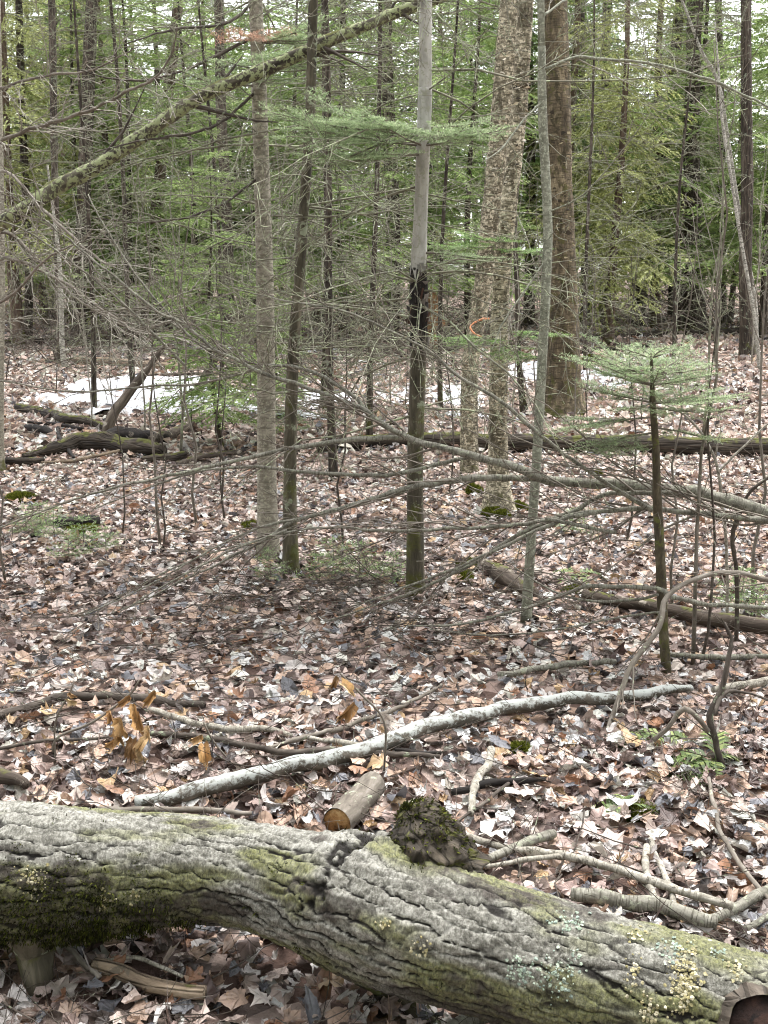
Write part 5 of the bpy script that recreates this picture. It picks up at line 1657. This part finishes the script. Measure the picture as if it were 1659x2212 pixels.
def needles(mb, P, d, up, r, ln=.018, wd=.0013, gap=.0028, cols=NEED):
    """flat rows of needles along the straight twig P -> P + d"""
    L = np.linalg.norm(d)
    n = max(2, int(L / gap))
    t = (np.arange(n) + r.random(n)) / n
    dn = d / L
    s = np.cross(dn, up)
    s /= max(np.linalg.norm(s), 1e-9)
    u = np.cross(s, dn)
    sg = np.where(r.random(n) < .5, 1, -1)
    e = s[None] * sg[:, None] * r.uniform(.6, 1.0, (n, 1)) + dn[None] * r.uniform(.25, .75, (n, 1)) + u[None] * r.normal(.2, .3, (n, 1))
    e = norm(e) * ln * r.uniform(.75, 1.15, (n, 1)) * (1.1 - .4 * t[:, None])
    b = P[None] + d[None] * t[:, None]
    w = np.cross(e, u[None])
    w = norm(w) * wd
    V = np.stack([b - w, b + w, b + e + w * .5, b + e - w * .5], 1)
    c = cols[r.integers(0, len(cols), n)] * r.uniform(.75, 1.25, (n, 1))
    mb.add(V.reshape(-1, 3), np.arange(4 * n).reshape(-1, 4), None, np.repeat(c, 4, 0))


def fir_bough(mb, tb, p, yaw, L, r, rise=.1, dens=1.0, ln=.018, cols=NEED, r0=.004, wd=.0013):
    d = np.array([math.cos(yaw), math.sin(yaw), rise])
    n = 7
    pts = [p]
    for k in range(n - 1):
        d = d + r.normal(0, .06, 3) + [0, 0, .05 * (k > 2)]
        d /= np.linalg.norm(d)
        pts.append(pts[-1] + d * L / (n - 1))
    pts = np.array(pts)
    tb.add(pts, np.linspace(r0, .001, n), 4)
    up = np.array([0, 0, 1.0])
    for k in range(1, n - 1):
        needles(mb, pts[k], pts[k + 1] - pts[k], up, r, ln, wd, .0028 / dens, cols)
    m = int(L / .028)
    for q_ in range(m):
        t = .12 + .86 * q_ / m
        f = t * (n - 1)
        k = min(int(f), n - 2)
        b = pts[k] + (pts[k + 1] - pts[k]) * (f - k)
        dd_ = norm(pts[k + 1] - pts[k])
        sd = np.cross(dd_, up) * (1 if q_ % 2 else -1)
        l_ = (.55 * L * (1 - t) + .05) * r.uniform(.6, 1.15)
        e = norm(dd_ * .75 + sd * .7 + up * r.normal(-.02, .1)) * l_
        mid = b + e * .5 + up * .02 * l_
        tb.add(np.array([b, mid, b + e]), np.array([.0018, .0012, .0007]), 3)
        needles(mb, b, mid - b, up, r, ln, wd, .0032 / dens, cols)
        needles(mb, mid, b + e - mid, up, r, ln, wd, .0032 / dens, cols)
        if l_ > .09:
            for g_ in range(int(l_ / .035)):
                b2 = b + e * r.uniform(.3, .9)
                e2 = norm(norm(e) * .8 + np.cross(norm(e), up) * r.choice([-1, 1]) * .7) * l_ * r.uniform(.25, .45)
                needles(mb, b2, e2, up, r, ln, wd, .0036 / dens, cols)


b = G(1440, 1450)
YF, sY, bY = standing('young_fir', 'young fir with flat blue-green boughs on a bare mossy stem', [(1440, 1452, 20), (1432, 1340, 21), (1426, 1200, 20), (1420, 1080, 18), (1416, 960, 15), (1410, 870, 12), (1408, 800, 7), (1407, 762, 3)], bark_mat('fir_stem_mossy', (lin('#2f2a22'), lin('#4b4437'), lin('#6b6351')), .4, 50, .6, .004, (lin('#5b5e33'), .35, 26), moss_base=.8), 'rough', 16, 0, .02)
r = np.random.default_rng(5)
cm, tb = MB(), TB()
YD = bY[1]
for (yp, n_, L0, rise) in ((772, 5, .16, .35), (808, 7, .30, .22), (832, 7, .36, .14), (866, 6, .36, .04)):
    z = D(1410, yp, YD)[2]
    k = int(np.argmin(np.abs(sY[:, 2] - z)))
    y0 = r.uniform(0, 6.28)
    for q_ in range(n_):
        fir_bough(cm, tb, sY[k, :3], y0 + q_ * 6.283 / n_ + r.normal(0, .2), L0 * r.uniform(.7, 1.1), r, rise + r.normal(0, .07))
for (yp, yaw, L_, rise) in ((935, 3.2, .34, -.12), (958, 3.4, .28, .0), (925, .4, .32, -.15), (900, 3.0, .40, -.12), (880, .05, .34, -.1)):
    z = D(1410, yp, YD)[2]
    k = int(np.argmin(np.abs(sY[:, 2] - z)))
    fir_bough(cm, tb, sY[k, :3], yaw, L_, r, rise)
for _ in range(16):
    z = r.uniform(.25, .75)
    k = int(np.argmin(np.abs(sY[:, 2] - z - bY[2])))
    a_ = r.uniform(0, 6.283)
    grow(tb, r, sY[k, :3], (math.cos(a_), math.sin(a_), r.uniform(-.1, .4)), r.uniform(.08, .22), .0015, 1, n=5, rmin=.0008)
o = tb.flush(MB()).build('branches', M['twig'], YF)
o['kind'] = 'stuff'
cm.build('crown', M['needle'], YF, smooth=False)
print('young fir', cm.n, time.time() - T0)


def hang_boughs(root, s, spec, seed, cols=NEED2, ln=.02, wd=.0016, dens=.8):
    r = np.random.default_rng(seed)
    cm, tb = MB(), TB()
    for (yp, yaw, L_, rise) in spec:
        z = D(W_ / 2, yp, root.location[1])[2]
        k = int(np.argmin(np.abs(s[:, 2] - z)))
        fir_bough(cm, tb, s[k, :3], yaw, L_, r, rise, dens, ln, cols, .006, wd)
    o = tb.flush(MB()).build('bough_wood', M['twig'], root)
    o['kind'] = 'stuff'
    cm.build('green_boughs', M['needle'], root, smooth=False)


hang_boughs(TC_, sC, ((320, 3.3, .78, .02), (300, 3.7, .74, .0), (310, 4.3, .5, -.05), (315, -.5, .42, .0), (300, -.1, .40, .05), (330, 4.0, .62, -.1), (335, 3.0, .6, -.05), (320, 5.3, .36, 0), (290, 3.5, .55, .1), (270, .3, .36, .1), (545, -.5, .42, .0), (560, -.2, .34, -.1), (300, 4.9, .4, 0)), 61, NEED)
hang_boughs(TA, sA, ((150, 4.4, .4, .0), (140, 5.4, .5, .05), (170, 3.9, .45, -.05), (100, 5.9, .42, .1), (90, .1, .4, .1), (60, 5.7, .4, .1), (175, 4.9, .36, 0)), 62, NEED)
hang_boughs(TE, sE, ((720, 3.4, .45, -.1), (735, 4.0, .5, -.1), (740, 4.8, .45, -.15), (715, 5.6, .5, -.1), (745, 5.2, .35, -.2), (520, 4.2, .5, 0), (530, 3.4, .55, -.1), (545, 5.0, .4, 0)), 63, NEED2, .022, .002, .7)
# rust-coloured dead spray caught on the pale slim trunk
m_, tbx = MB(), TB()
r = np.random.default_rng(9)
k = int(np.argmin(np.abs(sA[:, 2] - D(550, 75, bA[1])[2])))
for a_ in (4.2, 4.8, 5.3, 3.6):
    fir_bough(m_, tbx, sA[k, :3], a_, .26, r, .1, .6, .02, np.array([lin('#a98672'), lin('#8f6a58'), lin('#bb9c88')]), .003, .0016)
o = m_.build('dead_needles', M['needle'], TA, smooth=False)
tag(o, 'rust-brown dead needle spray', kind='stuff')

# ------------------------------------------------------------------ thin bare saplings of the understorey
SAPT = []
for k in range(5):
    r = np.random.default_rng(700 + k)
    tb, st = TB(), MB()
    H = (1.1, 1.6, 2.2, 2.8, 3.6)[k]
    n = 9
    c = np.stack([np.cumsum(r.normal(0, .03, n)), np.cumsum(r.normal(0, .03, n)), np.linspace(-.05, H, n)], -1)
    rad = np.linspace(.003 + .0028 * H, .0015, n)
    st.tube(c, rad, 6, True)
    kids(tb, r, c, rad, H, 2, dens=4.2, ang=(.35, .8), ratio=(.15, .42), thin=.5, wander=.12, curve=(0, 0, .3), n=6, t0=.2, rmin=.0016)
    SAPT.append((st.mesh('stem', M[('twig', 'twig_dark', 'twig', 'twig_pale', 'twig_fir')[k]]), tb.flush(MB()).mesh('twigs', M[('twig', 'twig_dark', 'twig', 'twig_pale', 'twig_fir')[k]])))


def sapling(k, p, label, group, sc=1.0):
    t_ = thing('bare_sapling', label, 'sapling', p, group)
    t_.rotation_euler = (0, 0, rng.uniform(0, 6.28))
    t_.scale = (sc,) * 3
    for nm, me in zip(('stem', 'twigs'), SAPT[k]):
        o = bpy.data.objects.new(nm, me)
        COL.objects.link(o)
        o.parent = t_
        if nm == 'twigs':
            o['kind'] = 'stuff'


for (x, y, k, lab) in ((340, 1195, 2, 'thin bare sapling left of the slim pair, first of a loose row'), (352, 1190, 1, 'short thin bare sapling touching the first of the loose row'),
                       (438, 1150, 2, 'thin greenish bare sapling midway between upturned wood and slim pair'), (484, 1140, 1, 'thin reddish bare stem just left of the slim pair'),
                       (500, 1130, 1, 'slender bare stem closest to the slim pair on its left'), (958, 1065, 1, 'mossy thin bare stem just right of the scarred trunk'),
                       (1478, 1440, 2, 'twin-stemmed bare sapling right behind the young fir'), (1495, 1432, 1, 'thin bare whip next to the young fir stem'),
                       (1455, 1330, 2, 'thin bare sapling behind the young fir stem'), (1650, 1300, 2, 'thin bare sapling at the right edge above the red log'),
                       (1340, 1170, 1, 'little bare sapling left of the young fir'), (255, 1150, 1, 'little bare sapling in the leaves right of the black log piece'),
                       (760, 1180, 1, 'little bare sapling between slim pair and scarred trunk'), (30, 1260, 2, 'thin bare sapling near the left edge')):
    sapling(k, G(x, y), lab, None, rng.uniform(.85, 1.1))
for _ in range(46):
    Yd = rng.uniform(9, 19)
    xp = rng.uniform(-40, 1700)
    sapling(int(rng.integers(1, 5)), fy(xp, Yd), 'thin bare sapling in the open wood behind the clearing', 'bare saplings of the open wood', rng.uniform(.8, 1.2))

# ------------------------------------------------------------------ small green plants, ferns and moss cushions
SEED = []
for k in range(3):
    r = np.random.default_rng(800 + k)
    cm, tb = MB(), TB()
    H = (.16, .24, .34)[k]
    tb.add(np.array([[0, 0, -.02], [.005, 0, H / 2], [0, .004, H]]), np.array([.003, .0022, .001]), 4)
    for h in np.linspace(.3 * H, H, 3 + k):
        y0 = r.uniform(0, 6.28)
        for q_ in range(5):
            fir_bough(cm, tb, np.array([0, 0, h]), y0 + q_ * 1.257 + r.normal(0, .2), (.55 * (H - h) + .06) * r.uniform(.8, 1.2), r, .15, .45, .017, NEED2, .0018, .0019)
    SEED.append((tb.flush(MB()).mesh('stem', M['twig']), cm.mesh('needles', M['needle'], smooth=False)))
for (x, y, k, sc) in ((60, 1165, 1, .8), (120, 1175, 1, .9), (180, 1180, 0, 1), (90, 1150, 0, 1.1), (230, 1195, 0, .9), (150, 1215, 0, .9), (585, 1262, 1, .7), (720, 1245, 1, .8), (775, 1266, 1, .9), (850, 1265, 0, 1.0), (690, 1262, 0, .9), (1600, 1330, 1, .9), (1630, 1340, 0, 1), (625, 960, 2, 1.2), (1240, 1160, 0, 1)):
    lab = 'tiny green fir seedling among the leaves at left' if x < 450 else ('tiny green fir seedling by the feet of the three middle trunks' if x < 900 else 'tiny green fir seedling among the leaves toward the right')
    t_ = thing('fir_seedling', lab, 'seedling', G(x, y), 'tiny fir seedlings, ' + ('left' if x < 450 else 'middle' if x < 900 else 'right'))
    t_.rotation_euler = (0, 0, rng.uniform(0, 6.28))
    t_.scale = (sc,) * 3
    for nm, me in zip(('stem', 'needles'), SEED[k]):
        o = bpy.data.objects.new(nm, me)
        COL.objects.link(o)
        o.parent = t_
        if nm == 'needles':
            o['kind'] = 'stuff'


def frond(p, yaw, L, rise, cols, root, seed):
    r = np.random.default_rng(seed)
    m_ = MB()
    n = 16
    d = np.array([math.cos(yaw), math.sin(yaw), rise])
    pts = [p]
    for k in range(n - 1):
        d = norm(d + [0, 0, -.10])
        pts.append(pts[-1] + d * L / (n - 1))
    pts = np.array(pts)
    tb = TB()
    tb.add(pts, np.linspace(.0016, .0006, n), 3)
    tb.flush(m_, 0, cols[0] * .8)
    for k in range(2, n):
        t = k / n
        w = .22 * L * math.sin(math.pi * min(1, .18 + .82 * t)) + .012
        dd_ = norm(pts[k] - pts[k - 1])
        for sg in (1, -1):
            sd = norm(np.cross(dd_, [0, 0, 1.0]) * sg + dd_ * .45 + r.normal(0, .08, 3))
            e = pts[k] + sd * w
            wv = dd_ * (L / n * .45)
            up_ = np.array([0, 0, .15 * w])
            vv = np.array([pts[k] - wv, pts[k] + wv, pts[k] + sd * w * .55 + wv * .9 + up_, e, pts[k] + sd * w * .55 - wv * .9 + up_])
            m_.add(vv, [[0, 1, 2, 4]], None, cols[r.integers(len(cols))] * r.uniform(.8, 1.2))
            m_.add(vv[[4, 2, 3]], [[0, 1, 2]], None, cols[r.integers(len(cols))] * r.uniform(.8, 1.2))
    m_.build('frond', M['fern'], root, smooth=False)


FG = np.array([lin(h) for h in ('#5a6c3c', '#71824c', '#4b5b33', '#87925a')])
for lab, x, y, fr in (('green fern fronds lying below the end of the lichen branch', 1440, 1590, ((2.9, .22, .25), (3.5, .16, .1), (.3, .18, .15), (5.6, .14, .1))),
                      ('yellow-green fern at the foot of the crooked forked stem', 1545, 1640, ((1.3, .2, .9), (3.4, .26, .2), (3.9, .2, .15), (4.4, .16, .1), (.5, .12, .4), (2.8, .24, .3))),
                      ('small pale fern in the leaves right of the pale peeling stick', 1350, 1740, ((.4, .16, .2), (2.8, .18, .1), (3.5, .15, .15), (1.4, .12, .4))),
                      ('pale fern tuft behind the low dead branch', 1245, 1240, ((.3, .22, .4), (2.4, .2, .4), (4.0, .2, .2), (5.2, .18, .3)))):
    p = G(x, y, .035)
    rt = thing('fern', lab, 'fern', p)
    for k, (yaw, L, rise) in enumerate(fr):
        frond(p, yaw, L, rise, FG, rt, 900 + k)


CUSH = np.array([lin(h) for h in ('#4c5320', '#6a7029', '#868a38', '#3c421c', '#757a2e')])


def cushion(x, y, w, h, label, seed):
    p = G(x, y)
    R0 = pr(p, w)
    hz = 2 * pr(p, h)
    r = np.random.default_rng(seed)
    n = int(min(6000, 1500 + R0 * 30000))
    a_, q_ = r.uniform(0, 6.283, n), np.sqrt(r.random(n))
    px, py = np.cos(a_) * q_, np.sin(a_) * q_
    dome = np.sqrt(np.clip(1 - q_ ** 2, 0, 1)) * (1 + .35 * fbm(px * 2.2 + seed, py * 2.2, seed, 3))
    wx, wy = p[0] + px * R0 * (1 + .25 * np.sin(3 * a_ + seed)), p[1] + py * R0
    pts = np.stack([wx, wy, gh(wx, wy) + .01 + hz * dome], -1)
    nr = norm(np.stack([px, py, dome * 1.2 + .2], -1))
    m_ = MB()
    g = np.linspace(-1, 1, 22)
    X_, Y_ = np.meshgrid(g, g)
    Q_ = np.hypot(X_, Y_)
    Zd = np.sqrt(np.clip(1 - Q_ ** 2, 0, 1)) * (1 + .35 * fbm(X_ * 2.2 + seed, Y_ * 2.2, seed, 3))
    At = np.arctan2(Y_, X_)
    WX, WY = p[0] + X_ * R0 * (1 + .25 * np.sin(3 * At + seed)), p[1] + Y_ * R0
    idx = np.arange(484).reshape(22, 22)
    f = np.stack([idx[:-1, :-1], idx[:-1, 1:], idx[1:, 1:], idx[1:, :-1]], -1).reshape(-1, 4)
    m_.add(np.stack([WX, WY, gh(WX, WY) - .01 + hz * Zd], -1), f, None, CUSH[3])
    tufts(m_, pts, nr, .018 * max(1, R0 / .12), .0026 * max(1, R0 / .10), CUSH)
    o = m_.build('moss_cushion', M['moss'], None, smooth=False, origin=p)
    tag(o, label, 'moss')


for k, a_ in enumerate(((1072, 1118, 70, 16, 'moss heaped against the front of the nearer birch foot'), (1190, 893, 60, 26, 'moss heaped on the left foot of the thick birch'), (1240, 892, 44, 20, 'moss heaped on the right foot of the thick birch'), (1022, 1072, 36, 22, 'round moss cushion left of the nearer birch foot'), (1118, 1105, 40, 14, 'moss cushion right of the nearer birch foot'), (1285, 785, 50, 14, 'long moss hump right of the thick birch'),
                        (1000, 1258, 50, 14, 'moss cushion beside the rotten log chunk behind the sapling'), (1240, 1285, 44, 9, 'low moss patch at the end of the red log'), (1123, 1628, 34, 9, 'bright moss tuft beside the pale peeling stick'),
                        (1375, 1758, 60, 9, 'bright moss patch near the small pale fern'), (45, 1082, 60, 14, 'moss hump near the left edge'), (1020, 1222, 60, 6, 'flat moss patch left of the rotten chunk'), (180, 1150, 70, 10, 'dark moss patch round the black log piece'),
                        (1290, 1030, 22, 9, 'tiny moss tuft above the main limb'), (545, 1140, 40, 7, 'small moss patch at the left foot of the slim pair'))):
    cushion(*a_, 5 + k)

# ------------------------------------------------------------------ brushwood under the conifers at the back
tb = TB()
r = np.random.default_rng(57)
for _ in range(650):
    y = r.uniform(18.5, 33)
    x = r.uniform(-1, 1) * (.37 * y + .5)
    if y < 22 and x > .12 * y and r.random() < .6:
        continue
    a_ = r.uniform(0, 6.283)
    grow(tb, r, (x, y, ghs(x, y) + r.uniform(0, .5)), (math.cos(a_), math.sin(a_), r.uniform(-.05, .9)), r.uniform(.5, 1.9), r.uniform(.005, .014), 1, wander=.15, curve=(0, 0, -.15), dens=3.5, ratio=(.25, .6), n=6, floor=.02, rmin=.003)
for _ in range(260):
    y = r.uniform(15, 19)
    x = -r.uniform(-.05, 1) * (.37 * y + .5)
    a_ = r.uniform(0, 6.283)
    grow(tb, r, (x, y, ghs(x, y) + r.uniform(0, .4)), (math.cos(a_), math.sin(a_), r.uniform(-.05, .9)), r.uniform(.5, 1.6), r.uniform(.004, .010), 1, wander=.15, curve=(0, 0, -.15), dens=3.5, ratio=(.25, .6), n=6, floor=.02, rmin=.0025)
o = tb.flush(MB()).build('undergrowth', M['twig_dark'], None)
tag(o, 'dark tangle of dead brushwood under the conifers at the back', None, kind='stuff')

# ------------------------------------------------------------------ dropped twigs
tb = TB()
r = np.random.default_rng(31)
for (y0, y1, n_, m) in ((1.5, 4.5, 950, .5), (4.5, 9, 700, .8), (9, 18, 420, 1.0)):
    for _ in range(n_):
        y = r.uniform(y0, y1)
        x = r.uniform(-1, 1) * (.37 * y + m)
        a_ = r.uniform(0, 6.283)
        L = r.uniform(.08, .5) * (1 if y < 9 else 1.6)
        grow(tb, r, (x, y, ghs(x, y) + r.uniform(.03, .06)), (math.cos(a_), math.sin(a_), r.normal(.02, .1)), L, r.uniform(.0008, .003) * (1 if y < 6 else 1.7), 1 if r.random() < .35 else 0, wander=.14, curve=(0, 0, -.1), dens=5, ratio=(.2, .5), n=6, floor=.035, rmin=.0008)
# the tangle of fine dead twigs under the fallen limb
for _ in range(230):
    y = r.normal(4.75, .45)
    x = r.normal(.05, .75)
    a_ = r.normal(math.pi, .9) if r.random() < .7 else r.uniform(0, 6.283)
    grow(tb, r, (x, y, ghs(x, y) + r.uniform(.03, .16)), (math.cos(a_), math.sin(a_), r.normal(.02, .18)), r.uniform(.2, .7), r.uniform(.0014, .003), 1, wander=.12, dens=4, ratio=(.2, .5), n=6, floor=.03, rmin=.0011)
o = tb.flush(MB()).build('dropped_twigs', M['twig_dark'], FLOOR)
tag(o, 'fine dead twigs strewn over the leaves', kind='stuff')
nt = sum(len(m.loops) - 2 * len(m.polygons) for m in bpy.data.meshes if m.users)
print('TRIS', nt, 'time', time.time() - T0)
